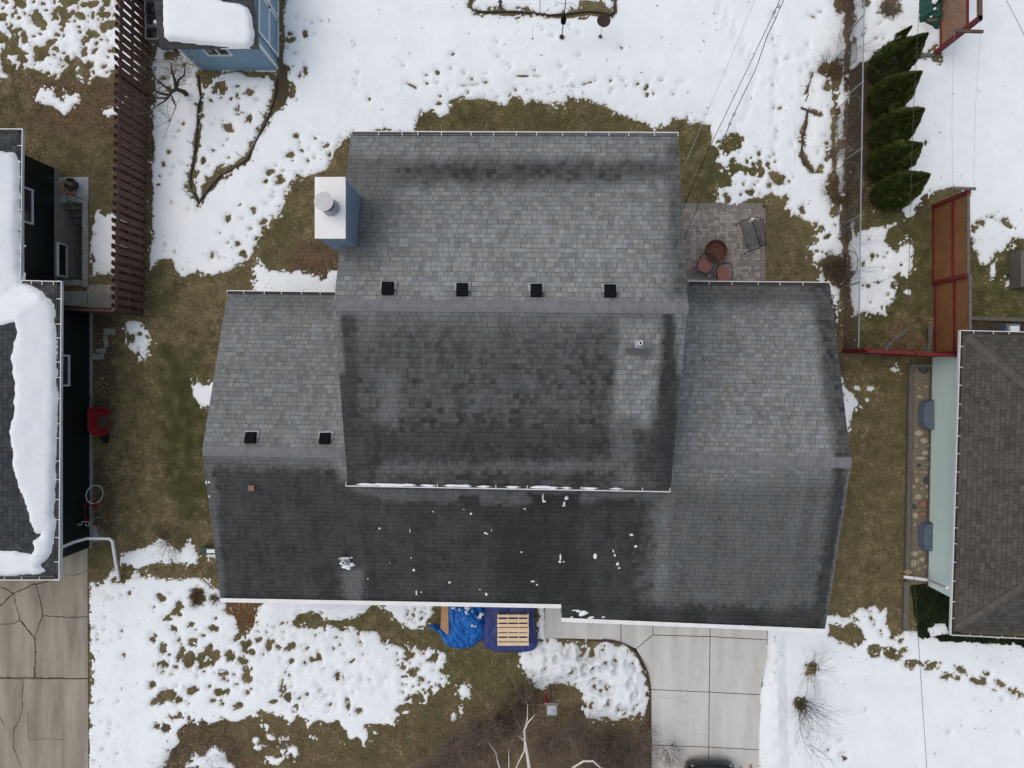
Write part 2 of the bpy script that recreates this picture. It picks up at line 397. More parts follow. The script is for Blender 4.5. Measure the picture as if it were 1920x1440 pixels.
def raw_mesh(name, co, q, mat, facernd=None):
    me = bpy.data.meshes.new(name); k = q.shape[1]
    me.vertices.add(len(co)); me.vertices.foreach_set('co', co.ravel().astype(np.float32))
    me.loops.add(q.size); me.loops.foreach_set('vertex_index', q.ravel().astype(np.int32))
    me.polygons.add(len(q)); me.polygons.foreach_set('loop_start', np.arange(0, q.size, k, dtype=np.int32))
    me.polygons.foreach_set('loop_total', np.full(len(q), k, np.int32))
    me.materials.append(MAT[mat] if isinstance(mat, str) else mat)
    if facernd is not None:
        a = me.attributes.new('rnd', 'FLOAT', 'FACE'); a.data.foreach_set('value', facernd.astype(np.float32))
    me.update(calc_edges=True); me.validate(); return me

# ---------------- ground, snow cover, paving ----------------
DRIVE = [(1020,1120),(1440,1165),(1437,1235),(1428,1280),(1421,1320),(1419,1600),(1219,1600),(1220,1330),(1219,1290),(1214,1262),(1204,1240),(1190,1222),(1170,1207),(1130,1199),(1060,1197),(1021,1198)]
LDRIVE = [(-500,1075),(112,1075),(113,1000),(166,1008),(166,1100),(166,1700),(-500,1700)]
PATIO = [(1262,399),(1434,398),(1431,560),(1262,560)]
HOUSES = [[(430,560),(1545,560),(1560,1100),(1050,1120),(430,1085)], [(680,300),(1240,300),(1240,600),(680,600)],
          [(-400,300),(108,300),(108,545),(168,585),(168,1010),(110,1075),(-400,1075)], [(1746,672),(2300,672),(2300,1150),(1742,1120)],
          [(378,-200),(521,-200),(521,132),(378,128)]]
hx0, hx1, hy0, hy1 = -16.75, -15.92, 3.45, 6.25      # basement stairwell left of the garage
fx = np.arange(-22, 22.01, .15); fy = np.arange(-18, 17.01, .15)
gx = np.concatenate([[-220, -120, -60, -34, -26], fx, [26, 34, 60, 120, 220]]); gy = np.concatenate([[-220, -120, -60, -32, -23], fy, [22, 32, 60, 120, 220]])
X, Y = np.meshgrid(gx, gy); PX = NX+X*FPX/H; PY = NY-Y*FPX/H
near = (np.abs(X) < 25) & (np.abs(Y) < 21)
Z = np.where(near, (fbm(X*1.7, Y*1.7, 3, 4)-.5)*.03, -.02)
def soft(polys, w=18):
    a = np.zeros(X.shape)
    for p in polys: a = np.maximum(a, np.clip(sdpoly(PX, PY, p)/w+.5+(fbm(PX/26, PY/26, 51, 4)-.5)*2.2, 0, 1)*(sdpoly(PX, PY, p) > -60))
    return a
green = soft([[(305,660),(375,670),(385,980),(330,960),(300,800)], [(240,540),(300,520),(330,560),(300,600)], [(960,215),(1010,215),(1120,240),(960,260)], [(795,215),(850,200),(880,250),(790,250)],
    [(1820,480),(2050,480),(2050,590),(1820,590)], [(1685,390),(1745,370),(1745,660),(1700,560)], [(1620,600),(1660,590),(1690,640),(1620,650)], [(1385,240),(1420,300),(1300,380),(1290,250)],
    [(1605,720),(1700,720),(1705,790),(1690,860),(1690,720)], [(545,1150),(680,1150),(680,1175),(560,1175)], [(700,1190),(970,1230),(1010,1320),(900,1400),(600,1440),(640,1390),(840,1290)], [(1100,1355),(1200,1360),(1180,1400),(1100,1400)], [(520,395),(580,400),(560,450),(500,470)]], 30)
litter = soft([[(60,150),(285,160),(285,240),(150,250),(60,230)], [(560,450),(640,460),(630,530),(540,510)], [(172,590),(225,600),(215,780),(172,780)], [(172,860),(212,870),(212,1000),(172,1000)],
    [(860,1400),(960,1395),(960,1600),(800,1600)], [(1020,1310),(1100,1320),(1100,1350),(1040,1345)], [(1200,1300),(1220,1300),(1220,1500),(1190,1500)], [(300,1350),(420,1340),(470,1440),(290,1500)], [(1582,150),(1628,150),(1628,405),(1582,405)], [(1582,-60),(1602,-60),(1600,200),(1602,660),(1575,660),(1580,300)], [(284,-100),(292,-100),(285,600),(272,600)],
    [(1216,1290),(1221,1290),(1221,1500),(1208,1500),(1208,1340)], [(1660,600),(1745,590),(1745,665),(1650,665)], [(1590,120),(1740,60),(1740,400),(1590,410)], [(520,120),(540,120),(540,200),(515,210)],
    [(1540,560),(1575,560),(1590,700),(1560,700)], [(1815,600),(2000,600),(2000,640),(1815,640)], [(1610,640),(1700,640),(1700,668),(1600,668)]], 14)
red = soft([[(424,1122),(492,1125),(488,1150),(478,1178),(455,1190),(440,1170),(424,1150)]], 10)
cx, cy = X[:-1, :-1]+.075, Y[:-1, :-1]+.075
keep = ~((cx > hx0) & (cx < hx1) & (cy > hy0) & (cy < hy1))
grid_obj('ground', X, Y, Z, keep, 'ground', attrs=dict(green=green, litter=litter, red=red), kind='structure')

sx = np.concatenate([[-220, -110, -50, -28], np.arange(-19.8, 18.81, .045), [28, 50, 110, 220]])
sy = np.concatenate([[-220, -110, -50, -26], np.arange(-15, 14.41, .045), [26, 50, 110, 220]])
X, Y = np.meshgrid(sx, sy); PX = NX+X*FPX/H; PY = NY-Y*FPX/H
M = Mask(PX, PY, 80)
# left yard and the strip between the two left houses
M.cut([(-300,146),(18,150),(34,140),(50,122),(66,128),(85,140),(110,148),(128,140),(150,150),(168,152),(178,140),(200,145),(212,136),(226,146),(232,150),(283,155),(287,160),(287,300),(283,470),(281,508),(297,485),(322,487),(330,512),(345,516),(362,508),(378,514),(400,518),(430,505),(452,494),(470,480),(478,460),(488,440),(505,415),(520,402),(535,380),(545,345),(556,340),(590,325),(610,318),(622,300),(635,275),(655,255),(700,246),(780,247),(780,600),(420,620),(420,1135),(412,1110),(400,1102),(380,1084),(350,1080),(330,1086),(300,1084),(270,1082),(230,1086),(200,1094),(170,1095),(169,1150),(172,1250),(167,1350),(167,1700),(-300,1700)])
for p in ([(78,168),(95,162),(106,172),(118,190),(122,160),(130,178),(148,175),(150,190),(136,206),(122,221),(108,205),(80,195),(66,188)], [(176,210),(200,207),(215,195),(226,172),(233,178),(232,216),(205,216)], [(178,395),(184,391),(200,400),(214,398),(240,415),(240,524),(205,514),(176,514),(171,470),(173,430)],
          [(234,603),(245,601),(268,604),(285,638),(280,660),(270,684),(262,670),(248,658),(240,640)], [(358,722),(372,716),(385,722),(410,700),(410,765),(392,766),(378,766),(366,745)],
          [(225,1045),(240,1035),(262,1030),(280,1020),(300,1012),(318,1020),(340,1030),(350,1012),(358,1010),(366,1032),(376,1052),(368,1060),(340,1060),(326,1056),(300,1055),(260,1065),(225,1062)],
          [(476,500),(486,487),(500,505),(530,511),(560,508),(590,516),(608,525),(618,510),(640,505),(640,560),(478,560)], [(243,1082),(272,1064),(276,1068),(262,1084)], [(196,1090),(212,1072),(220,1074),(206,1092)], [(384,1040),(402,1038),(404,1046),(388,1046)]): M.addp(p)
# behind the house
M.cut([(776,250),(780,228),(786,206),(798,214),(812,206),(820,216),(842,214),(842,190),(862,186),(900,184),(928,192),(950,200),(962,180),(975,184),(985,196),(998,185),(1012,192),(1032,194),(1060,198),(1064,182),(1076,182),(1082,192),(1105,192),(1132,196),(1148,208),(1166,216),(1185,226),(1212,232),(1232,238),(1250,234),(1270,224),(1288,220),(1294,234),(1306,228),(1334,232),(1336,255),(1332,270),(1345,276),(1352,290),(1342,302),(1370,312),(1380,302),(1396,312),(1372,330),(1375,345),(1362,356),(1345,350),(1342,365),(1352,382),(1376,390),(1402,376),(1440,366),(1480,372),(1476,388),(1490,402),(1520,420),(1532,436),(1530,458),(1508,462),(1516,478),(1528,494),(1534,510),(1535,560),(1200,560),(1200,300),(780,300)])
M.cut([(1351,262),(1356,251),(1380,249),(1391,262),(1390,280),(1372,285),(1362,296),(1354,290)]); M.cut([(1362,305),(1376,300),(1388,318),(1372,326)])
for p in ([(1340,322),(1366,316),(1372,328),(1350,334)], [(1350,352),(1366,350),(1380,370),(1376,380),(1352,376)], [(1342,368),(1356,372),(1352,382)]): M.addp(p)
# bed in front of the house
M.cut([(412,1108),(500,1125),(486,1138),(480,1160),(470,1176),(458,1192),(446,1178),(440,1160),(426,1150)])
M.cut([(560,1152),(578,1146),(600,1150),(612,1160),(640,1166),(675,1160),(690,1142),(700,1134),(712,1136),(730,1155),(752,1170),(775,1180),(800,1172),(812,1150),(820,1120),(1008,1120),(1008,1190),(985,1215),(972,1225),(973,1250),(985,1270),(1003,1290),(1020,1294),(1030,1282),(1060,1280),(1076,1284),(1092,1300),(1094,1322),(1100,1345),(1130,1352),(1165,1348),(1205,1352),(1216,1300),(1222,1300),(1222,1700),(150,1700),(300,1460),(318,1425),(320,1408),(336,1392),(330,1374),(345,1356),(380,1352),(395,1360),(420,1348),(450,1350),(490,1342),(500,1335),(520,1345),(545,1356),(560,1345),(585,1354),(600,1350),(612,1360),(630,1356),(648,1372),(655,1392),(668,1384),(684,1396),(694,1384),(688,1362),(712,1356),(740,1362),(745,1345),(770,1336),(776,1322),(800,1318),(815,1300),(838,1285),(842,1272),(820,1258),(838,1245),(835,1225),(805,1212),(790,1220),(760,1208),(748,1215),(735,1206),(720,1208),(705,1185),(680,1182),(655,1172),(640,1180),(615,1172),(570,1178),(545,1172)])
for p in ([(858,1285),(875,1284),(882,1304),(868,1312),(860,1300)], [(345,1436),(356,1424),(366,1412),(380,1418),(392,1402),(404,1398),(418,1412),(424,1430),(436,1434),(440,1442),(345,1442)],
          [(490,1352),(505,1356),(502,1375),(516,1386),(505,1385),(496,1370)], [(497,1418),(530,1420),(528,1405),(535,1420),(522,1438),(505,1434)], [(560,1350),(590,1348),(580,1370)], [(528,1380),(540,1382),(538,1395)]): M.addp(p)
for x, y, a, b in ((866,1330,3,8),(850,1342,3,3),(850,1350,4,3),(706,1374,4,6),(700,1390,4,5),(684,1392,6,7),(530,1385,8,5),(480,1388,6,5),(554,1410,4,10),(548,1405,5,5),(512,1382,7,4),(484,1402,9,5),(590,1382,5,4),(380,1340,20,6)): M.spot(x, y, a, b, 0, True)
# right hand yard
M.cut([(1602,665),(1600,610),(1610,585),(1622,585),(1640,590),(1662,592),(1660,575),(1676,568),(1680,545),(1676,520),(1684,512),(1702,525),(1712,500),(1715,470),(1708,440),(1692,455),(1682,470),(1665,462),(1656,452),(1664,432),(1676,420),(1630,425),(1604,440),(1596,405),(1620,392),(1690,395),(1700,412),(1716,405),(1720,385),(1745,362),(1765,356),(1800,350),(1812,362),(1815,420),(1816,460),(1830,472),(1836,496),(1848,500),(1856,492),(1866,478),(1886,464),(1897,462),(1900,446),(2150,440),(2150,1217),(1920,1206),(1850,1203),(1780,1198),(1722,1192),(1720,1185),(1700,1182),(1690,1190),(1675,1195),(1668,1180),(1664,1160),(1662,1138),(1650,1144),(1640,1134),(1632,1145),(1612,1140),(1602,1152),(1612,1164),(1590,1160),(1552,1154),(1500,1155),(1500,640),(1536,560),(1560,560),(1568,600),(1580,665)])
M.cut([(1552,1168),(1566,1166),(1580,1178),(1598,1168),(1616,1180),(1622,1200),(1610,1212),(1590,1208),(1556,1192)])
for p in ([(1568,706),(1580,708),(1584,725),(1604,740),(1608,760),(1598,790),(1590,812),(1582,812),(1575,730)], [(1668,692),(1680,688),(1690,694),(1676,698)], [(1692,545),(1706,540),(1710,550),(1704,560),(1694,557)], [(1886,525),(1894,528),(1893,542),(1886,542)], [(1858,495),(1870,485),(1866,520),(1855,522)],
          [(1738,1176),(1750,1168),(1782,1170),(1782,1190),(1760,1196),(1742,1190)], [(1586,610),(1602,616),(1598,628),(1588,634)]): M.addp(p)
for x, y, a, b in ((1607,729,5,4),(1630,729,3,3),(1633,728,5,4),(1626,750,3,3),(1545,1162,12,7),(1571,1172,10,3),(1860,1192,10,3)): M.spot(x, y, a, b, .3, True)
for x, y, a, b, r in ((1640,1220,13,11,0),(1672,1225,18,10,.5),(1697,1220,10,5,.4),(1709,1244,13,8,0),(1748,1248,14,7,0),(1778,1268,11,6,0),(1797,1269,5,4,0),(1808,1258,13,6,.4),(1836,1278,14,5,.3),(1848,1262,6,4,.2),(1843,1272,6,4,.3),(1876,1282,12,6,.5),(1893,1292,6,4,.3),(1908,1300,13,7,.4),(1687,1202,6,5,0),(1863,1293,4,3,0),(1580,1418,6,7,0),
    (1668,404,0.1,0.1,0),(1870,412,12,4,.3),(1885,418,12,5,.5),(1858,408,9,4,-.3),(1840,416,6,6,0),(1826,428,9,6,-.3),(1820,452,4,6,0),(1805,356,6,5,0)): M.spot(x, y, max(a, 1), max(b, 1), r)
# under the fences, conifers, beds and edgings
M.cut([(1584,-80),(1603,-80),(1600,40),(1590,150),(1594,250),(1598,400),(1592,470),(1594,540),(1602,600),(1604,665),(1570,665),(1572,600),(1576,540),(1578,480),(1578,400),(1582,300),(1584,100)])
M.cut([(1590,165),(1622,165),(1622,400),(1590,400)]); M.cut([(1592,135),(1640,105),(1690,110),(1690,402),(1592,410)]); M.cut([(284,-100),(289,-100),(291,100),(288,250),(284,400),(279,500),(270,600),(260,600),(260,-100)])
M.cut([(370,127),(395,122),(420,128),(470,132),(525,138),(518,152),(500,142),(480,145),(440,134),(410,132),(398,150),(385,165),(370,145)]); M.cut([(522,-60),(534,-60),(534,60),(530,115),(540,125),(542,150),(540,165),(541,180),(530,200),(518,208),(508,212),(514,180),(518,140)])
M.line([(375,140),(375,165),(379,186),(374,200),(372,240),(369,270),(366,300),(360,330),(360,352),(374,378)], [4,3,3,4,5,4,5,7,7,5])
M.line([(521,150),(519,180),(508,212),(495,235),(480,262),(462,298),(438,312),(412,326),(396,345),(384,362),(375,380)], [6,7,5,3,3,4,7,8,9,7,5])
M.line([(883,-40),(884,14),(890,24),(915,25),(960,24),(1000,27),(1030,31),(1060,29),(1100,24),(1130,25),(1146,30),(1153,18),(1155,-40)], [3,3,3,3,3,4,4,3,5,5,3,3,3])
M.cut([(885,22),(890,14),(905,22),(925,18),(935,14),(950,22),(965,18),(975,22),(992,16),(1000,26),(1060,26),(1085,14),(1090,4),(1110,0),(1130,4),(1144,18),(1146,28)])
M.line([(1515,205),(1512,225),(1505,250),(1504,290),(1512,305),(1524,321)], [4,4,7,4,7,4]); M.line([(1504,201),(1518,208),(1540,215)], 2.5); M.line([(1510,175),(1520,150),(1524,132)], [4,2,3])
M.line([(1050,1197),(1130,1199),(1170,1207),(1190,1222),(1204,1240),(1214,1262),(1219,1290)], [4,4,3,3,4,3,3])
M.line([(1545,130),(1560,125),(1570,115)], [12,10,6]); M.line([(1572,130),(1566,165),(1568,205)], [10,7,8]); M.line([(1566,205),(1562,250),(1566,335)], [8,7,3]); M.line([(1564,325),(1560,350),(1568,375),(1565,400)], [8,14,10,6]); M.line([(1578,270),(1556,290),(1550,300)], [10,6,5])
M.cut([(1540,490),(1552,478),(1580,480),(1580,540),(1560,540),(1545,520)]); M.line([(1717,103),(1750,102),(1758,100)], 4); M.line([(1752,80),(1750,95),(1755,110)], [4,6,7]); M.spot(1668, 16, 20, 17)
M.spot(1575,5,12,20); M.spot(1625,5,8,14)
for x, y, a, b in ((1523,1255,14,13),(1500,1320,11,11),(1552,270,5,7),(1538,214,4,4),(1550,162,6,8),(1542,312,5,4),(1537,322,8,3),(1478,340,7,5),(1475,372,9,5),(1504,392,5,8),(1530,420,4,4),(1541,429,8,6),(1378,302,7,5),(1390,262,5,5),(1736,266,5,5),(417,165,10,13),(429,238,9,8),(432,186,6,5),(447,200,3,9),(468,222,5,8),(405,170,5,6),(416,183,5,3),(445,162,6,3),(470,172,8,6),(320,106,9,7),(333,98,4,7),(572,132,4,8),(549,170,5,9),
    (287,1198,6,8),(305,1215,6,10),(306,1245,11,8),(341,1218,7,11),(362,1204,7,7),(357,1236,8,5),(376,1236,8,12),(314,1158,7,5),(397,1178,7,5),(336,1148,4,4),(360,1171,4,4),(394,1229,7,6),(431,1229,8,9),(462,1258,4,8),(452,1185,4,4),(472,1222,5,5),(540,1310,8,9),(532,1290,5,8),(554,1327,5,6),(633,1265,4,6),(652,1315,3,9),(420,1262,9,6),(330,1345,12,6),(310,1365,8,8),(295,1362,6,5),(372,1118,11,18),(402,1123,8,8),(1064,222,14,5)): M.spot(x, y, a, b)
# melt holes and footprints
rs = np.random.RandomState(11)
def spots(poly, n, r0, r1, st=1.6, depth=1.0):
    P = np.array(poly, float); x0, y0, x1, y1 = P[:, 0].min(), P[:, 1].min(), P[:, 0].max(), P[:, 1].max(); k = 0
    n = int(n*(1.0 if depth == 1 else .55))
    while k < n:
        x, y = rs.uniform(x0, x1), rs.uniform(y0, y1)
        if sdpoly(np.array([x]), np.array([y]), poly, 5)[0] < 0: k += .05; continue
        r = r0*.75+(r1*1.15-r0*.75)*rs.rand()**3.6; M.spot(x, y, r, r*rs.uniform(1, st), rs.uniform(0, 3.14), False, depth); k += 1
        if rs.rand() < .3: M.spot(x+rs.uniform(-1.7, 1.7)*r, y+rs.uniform(-1.7, 1.7)*r, r*.6, r*.8, 1, False, depth)
M.warp(5, 26, 1, 3); M.warp(4.0, 9, 2, 4)
n_ = fbm(PX/7, PY/7, 61, 3); n2_ = fbm(PX/60, PY/60, 62, 2)
M.F = np.where(M.F > 0, M.F-np.clip((n_-.60)*14, 0, 1)*np.clip(17*n2_*1.2-M.F, 0, 14)*np.where((PX > 1420) & (PX < 1600) & (PY < 400), .25, 1), M.F+np.clip((n_-.70)*14, 0, 1)*np.where(M.F > -9, 10, 0))
spots([(0,0),(225,0),(228,145),(0,135)], 120, 2.8, 9, 2.2); spots([(0,20),(40,20),(60,140),(0,140)], 22, 4, 12, 2); spots([(120,0),(225,0),(225,60),(110,40)], 22, 3, 10, 2.3); spots([(0,0),(225,0),(228,145),(0,135)], 60, 3, 7, 2, .5)
spots([(480,1150),(700,1190),(700,1340),(490,1340)], 42, 1.2, 4.5, 2.2); spots([(480,1150),(720,1190),(760,1340),(480,1340)], 130, 3, 7, 2.8, .42)
spots([(725,1190),(838,1225),(838,1290),(745,1350),(745,1240)], 85, 2.5, 7, 1.8); spots([(440,1150),(560,1180),(540,1280),(440,1260)], 26, 2, 8, 1.8)
spots([(290,1100),(440,1130),(450,1340),(300,1345),(270,1220)], 30, 1.5, 6, 2); spots([(300,1230),(470,1220),(480,1350),(300,1350)], 34, 3, 10, 1.9); spots([(170,1110),(260,1110),(250,1440),(170,1440)], 24, 1, 2.5)
spots([(545,240),(655,240),(600,330),(480,430),(500,330)], 40, 1.5, 5.5); spots([(290,250),(520,300),(480,480),(300,490)], 26, 1.5, 5); spots([(290,100),(370,110),(350,330),(290,330)], 26, 1.2, 4)
spots([(390,150),(510,150),(440,290),(385,330)], 18, 1.2, 4, 2.2); spots([(800,130),(1290,150),(1290,225),(800,205)], 34, 1.2, 3.4, 1.6); spots([(536,0),(900,20),(1150,60),(1150,160),(560,180)], 20, 1, 2); spots([(536,60),(575,60),(575,200),(540,200)], 16, 1.5, 5, 2)
spots([(1450,0),(1580,0),(1580,400),(1450,330)], 20, 1.2, 3, 2.2); spots([(1390,280),(1470,290),(1480,380),(1400,375)], 20, 2, 7, 1.6); spots([(1345,300),(1440,300),(1480,380),(1345,380)], 14, 3, 8, 1.4); spots([(1490,420),(1570,420),(1560,560)], 12, 2, 6)
spots([(1610,440),(1712,440),(1690,590),(1610,570)], 20, 2.5, 7, 1.3); spots([(1610,0),(1720,0),(1700,90),(1620,90)], 16, 1, 4, 2); spots([(1560,1200),(1920,1310),(1920,1440),(1440,1440)], 8, 1, 2.2)
spots([(975,1200),(1200,1210),(1215,1340),(1100,1345),(1060,1280),(980,1270)], 60, 1.2, 3.4, 2); spots([(1160,1330),(1205,1325),(1200,1385),(1165,1370)], 16, 2, 6, 2); spots([(1000,1195),(1060,1195),(1140,1210),(1100,1240)], 26, 1.5, 4.5, 2.4)
spots([(235,605),(285,605),(275,680),(245,665)], 12, 2, 5); spots([(760,1140),(800,1140),(800,1165),(770,1170)], 18, 1.2, 3, 2.2); spots([(1640,1140),(1670,1150),(1680,1190),(1620,1190)], 8, 1.5, 3.5)
spots([(880,120),(1300,100),(1580,20),(1560,300),(1420,260),(900,160)], 26, 3, 6, 2.2, .5)
for i in range(24):                       # the trail of boot prints right of the cables
    t = i/23; x = 1352+60*math.sin(t*3)+rs.uniform(-5, 5); y = 20+t*250; M.spot(x, y, 3, 7, .2, False, .45)
    x = 1456+rs.uniform(-8, 8); y = 30+t*330; M.spot(x, y, 3, 7, rs.uniform(-.3, .3), False, .35 if i % 3 else .8)
# footprint-shaped melt marks up the left lawn (pawprints in a chain)
for i, (x, y) in enumerate([(100,80),(104,75),(110,66),(116,56),(120,48),(124,40),(129,40),(140,40),(148,50),(150,60),(178,68),(186,66),(190,74),(172,60),(205,96),(212,95)]): M.spot(x, y, 3.6, 3, 0)
for x, y, a, b, r in ((1165,90,3,2,.6),(1002,132,2.5,2,0),(1052,125,2.5,2,0),(800,141,2.5,1.5,0),(693,186,3,2.5,1.4),(885,148,4,4,0),(877,173,3,4,0),(910,154,5,3,0)): M.spot(x, y, a, b, r)
for p, r in ((((763,156),(780,165)), 1.6), (((866,161),(896,158)), 1.4), (((970,143),(990,143)), 1.5), (((1002,142),(1012,144)), 1.6), (((1092,159),(1108,154)), 1.4)): M.line(list(p), r)
for p in HOUSES: M.F = np.minimum(M.F, -sdpoly(PX, PY, p))
for p in (DRIVE, LDRIVE, PATIO): M.F = np.minimum(M.F, -sdpoly(PX, PY, p)+(fbm(PX/9, PY/9, 8, 3)-.5)*(5 if p is DRIVE else 3))
M.F = np.minimum(M.F, -sdpoly(PX, PY, [(108,376),(166,376),(166,585),(108,585)]))
M.line([(1425,1320),(1421,1360),(1421,1440)], 0.5)
F = M.F; SNOWF = F
big = np.clip(sdpoly(PX, PY, [(985,1205),(1060,1205),(1150,1210),(1195,1240),(1212,1290),(1205,1345),(1110,1345),(1090,1290),(1000,1275)])/30, 0, 1)
big2 = np.clip(sdpoly(PX, PY, [(1425,1200),(1470,1190),(1480,1480),(1425,1480)])/20, 0, 1)
pile = np.clip(sdpoly(PX, PY, [(490,1125),(690,1130),(690,1150),(500,1160)])/20, 0, 1)
t = np.where(F > 0, .034*(1-np.exp(-F/2.6))+.035*(1-np.exp(-F/22.0)), F*.006); t = np.maximum(t, -.04)
und = fbm(X*1.1, Y*1.1, 21, 4)-.5; lump = fbm(X*4.2, Y*4.2, 22, 4)-.5
pos = np.clip(F/10, 0, 1)
Zs = t+pos*(.035*und+.012*lump)+pos*big*(.20+.12*lump+.05*(fbm(X*9, Y*9, 27, 3)-.5))+pos*big2*(.13+.10*lump)+pos*pile*(.1+.05*lump)
keep = (np.maximum(np.maximum(F[:-1, :-1], F[:-1, 1:]), np.maximum(F[1:, :-1], F[1:, 1:])) > -3)
dirt = np.clip(.10+.9*np.clip(sdpoly(PX, PY, [(160,1095),(245,1095),(255,1450),(160,1450)])/25+.6, 0, 1)+.75*np.clip(sdpoly(PX, PY, [(440,1140),(720,1160),(760,1350),(440,1350)])/40, 0, .6)+.6*big+.45*np.clip(sdpoly(PX, PY, [(0,0),(230,0),(230,150),(0,150)])/30, 0, 1)
    +.5*np.clip(sdpoly(PX, PY, [(700,130),(1300,170),(1300,230),(600,260),(520,300),(600,150)])/40, 0, 1)+.5*np.clip(sdpoly(PX, PY, [(300,1100),(560,1100),(560,1350),(300,1350)])/40, 0, 1), 0, 1)
grid_obj('snow', X, Y, Zs, keep, 'snow', attrs=dict(dirt=dirt, thin=np.exp(-np.maximum(F, 0)/1.6)), kind='structure')

# loose grass blades on every bare patch
def sample_F(px, py):
    i = np.clip(np.searchsorted(sy, (NY-py)*H/FPX), 0, len(sy)-1); j = np.clip(np.searchsorted(sx, (px-NX)*H/FPX), 0, len(sx)-1); return SNOWF[i, j]
EX = HOUSES+[DRIVE, LDRIVE, PATIO, [(104,330),(168,330),(168,590),(104,590)], [(1700,680),(1745,680),(1745,1100),(1695,1180)]]
def scatter(name, n, region, mat, L=(.05, .13), w=.015, hz=.07, seed=1, kind='stuff', fmax=-1, tilt=1.0, label=None, cat=None, leaf=False):
    r = np.random.RandomState(seed); R0 = np.array(region, float)
    px = r.uniform(R0[:, 0].min(), R0[:, 0].max(), n); py = r.uniform(R0[:, 1].min(), R0[:, 1].max(), n)
    sdr = sdpoly(px, py, region); ok = sdr > (r.rand(n)*46-4 if name != 'ivy' and (R0[:, 0].max()-R0[:, 0].min() < 700) else 0)+(fbm(px/22, py/22, seed+9, 3)-.5)*(30 if name != 'ivy' else 4)
    if fmax is not None: ok &= sample_F(px, py) < fmax
    for e in EX: ok &= sdpoly(px, py, e, 5) < -1
    dens = fbm(px/16, py/16, seed, 3); ok &= (dens > r.uniform(.1, .62, n)) | (name == 'ivy')
    px, py = px[ok], py[ok]; m = len(px); x = (px-NX)*H/FPX; y = (NY-py)*H/FPX
    a = r.uniform(0, 6.28, m); l = r.uniform(*L, m); ww = w*r.uniform(.6, 1.6, m); h = hz*r.uniform(.2, 1, m)
    dx, dy = np.cos(a), np.sin(a); z0 = np.full(m, .002)
    if leaf:
        h2 = h*.5
        co = np.stack([np.stack([x-dx*l/2, y-dy*l/2, h2], -1), np.stack([x-dy*ww, y+dx*ww, h2+h*.5], -1), np.stack([x+dx*l/2, y+dy*l/2, h2+h*.3], -1), np.stack([x+dy*ww, y-dx*ww, h2*.6], -1)], 1).reshape(-1, 3)
        q = np.arange(m*4).reshape(-1, 4)
    else:
        co = np.stack([np.stack([x-dy*ww, y+dx*ww, z0-.01], -1), np.stack([x+dy*ww, y-dx*ww, z0-.01], -1), np.stack([x+dx*l, y+dy*l, h], -1)], 1).reshape(-1, 3)
        q = np.arange(m*3).reshape(-1, 3)
    me = raw_mesh(name, co, q, mat, np.clip(r.rand(m)*.55+1.3*(fbm(px/13, py/13, 5, 4)-.5)+.25, 0, 1)); o = bpy.data.objects.new(name, me); COL.objects.link(o)
    return tag(o, label, cat, None, kind)
scatter('grass', 620000, [(-40,100),(300,100),(560,230),(1300,150),(1620,330),(1960,330),(1960,1230),(1500,1320),(1220,1480),(200,1480),(-40,900)], 'blade', seed=3)
scatter('green_grass', 75000, [(295,640),(385,660),(395,980),(330,980),(295,820)], 'blade_green', seed=4)
o = scatter('green_grass', 60000, [(1600,370),(1960,430),(1960,600),(1600,660)], 'blade_green', seed=5)
o = scatter('green_grass', 40000, [(780,180),(1180,190),(1440,250),(1440,400),(1280,400),(1260,260),(780,260)], 'blade_green', seed=6)
o = scatter('fallen_leaves', 9000, [(40,140),(290,150),(290,260),(60,260)], 'leaf', (.05, .09), .025, .03, 7, leaf=True)
o = scatter('fallen_leaves', 5000, [(540,440),(640,450),(640,530),(520,520)], 'leaf', (.05, .09), .025, .03, 8, leaf=True)
o = scatter('fallen_leaves', 16000, [(760,1290),(1215,1290),(1220,1460),(300,1460),(300,1350)], 'leaf', (.05, .09), .022, .03, 9, leaf=True)
o = scatter('fallen_leaves', 9000, [(1570,0),(1606,0),(1606,660),(1566,660),(1566,300)], 'leaf', (.05, .09), .022, .03, 10, leaf=True)
o = scatter('fallen_leaves', 4000, [(1660,590),(1745,590),(1745,662),(1650,662)], 'leaf', (.05, .09), .022, .03, 12, leaf=True)
EX = HOUSES[:3]+[[(1744,672),(2300,672),(2300,1111),(1738,1098)]]
o = scatter('ivy', 100000, [(1708,1098),(1738,1094),(1800,1094),(1800,1192),(1960,1200),(1960,1214),(1722,1196)], 'ivy', (.05, .1), .035, .14, 13, fmax=-1, leaf=True)

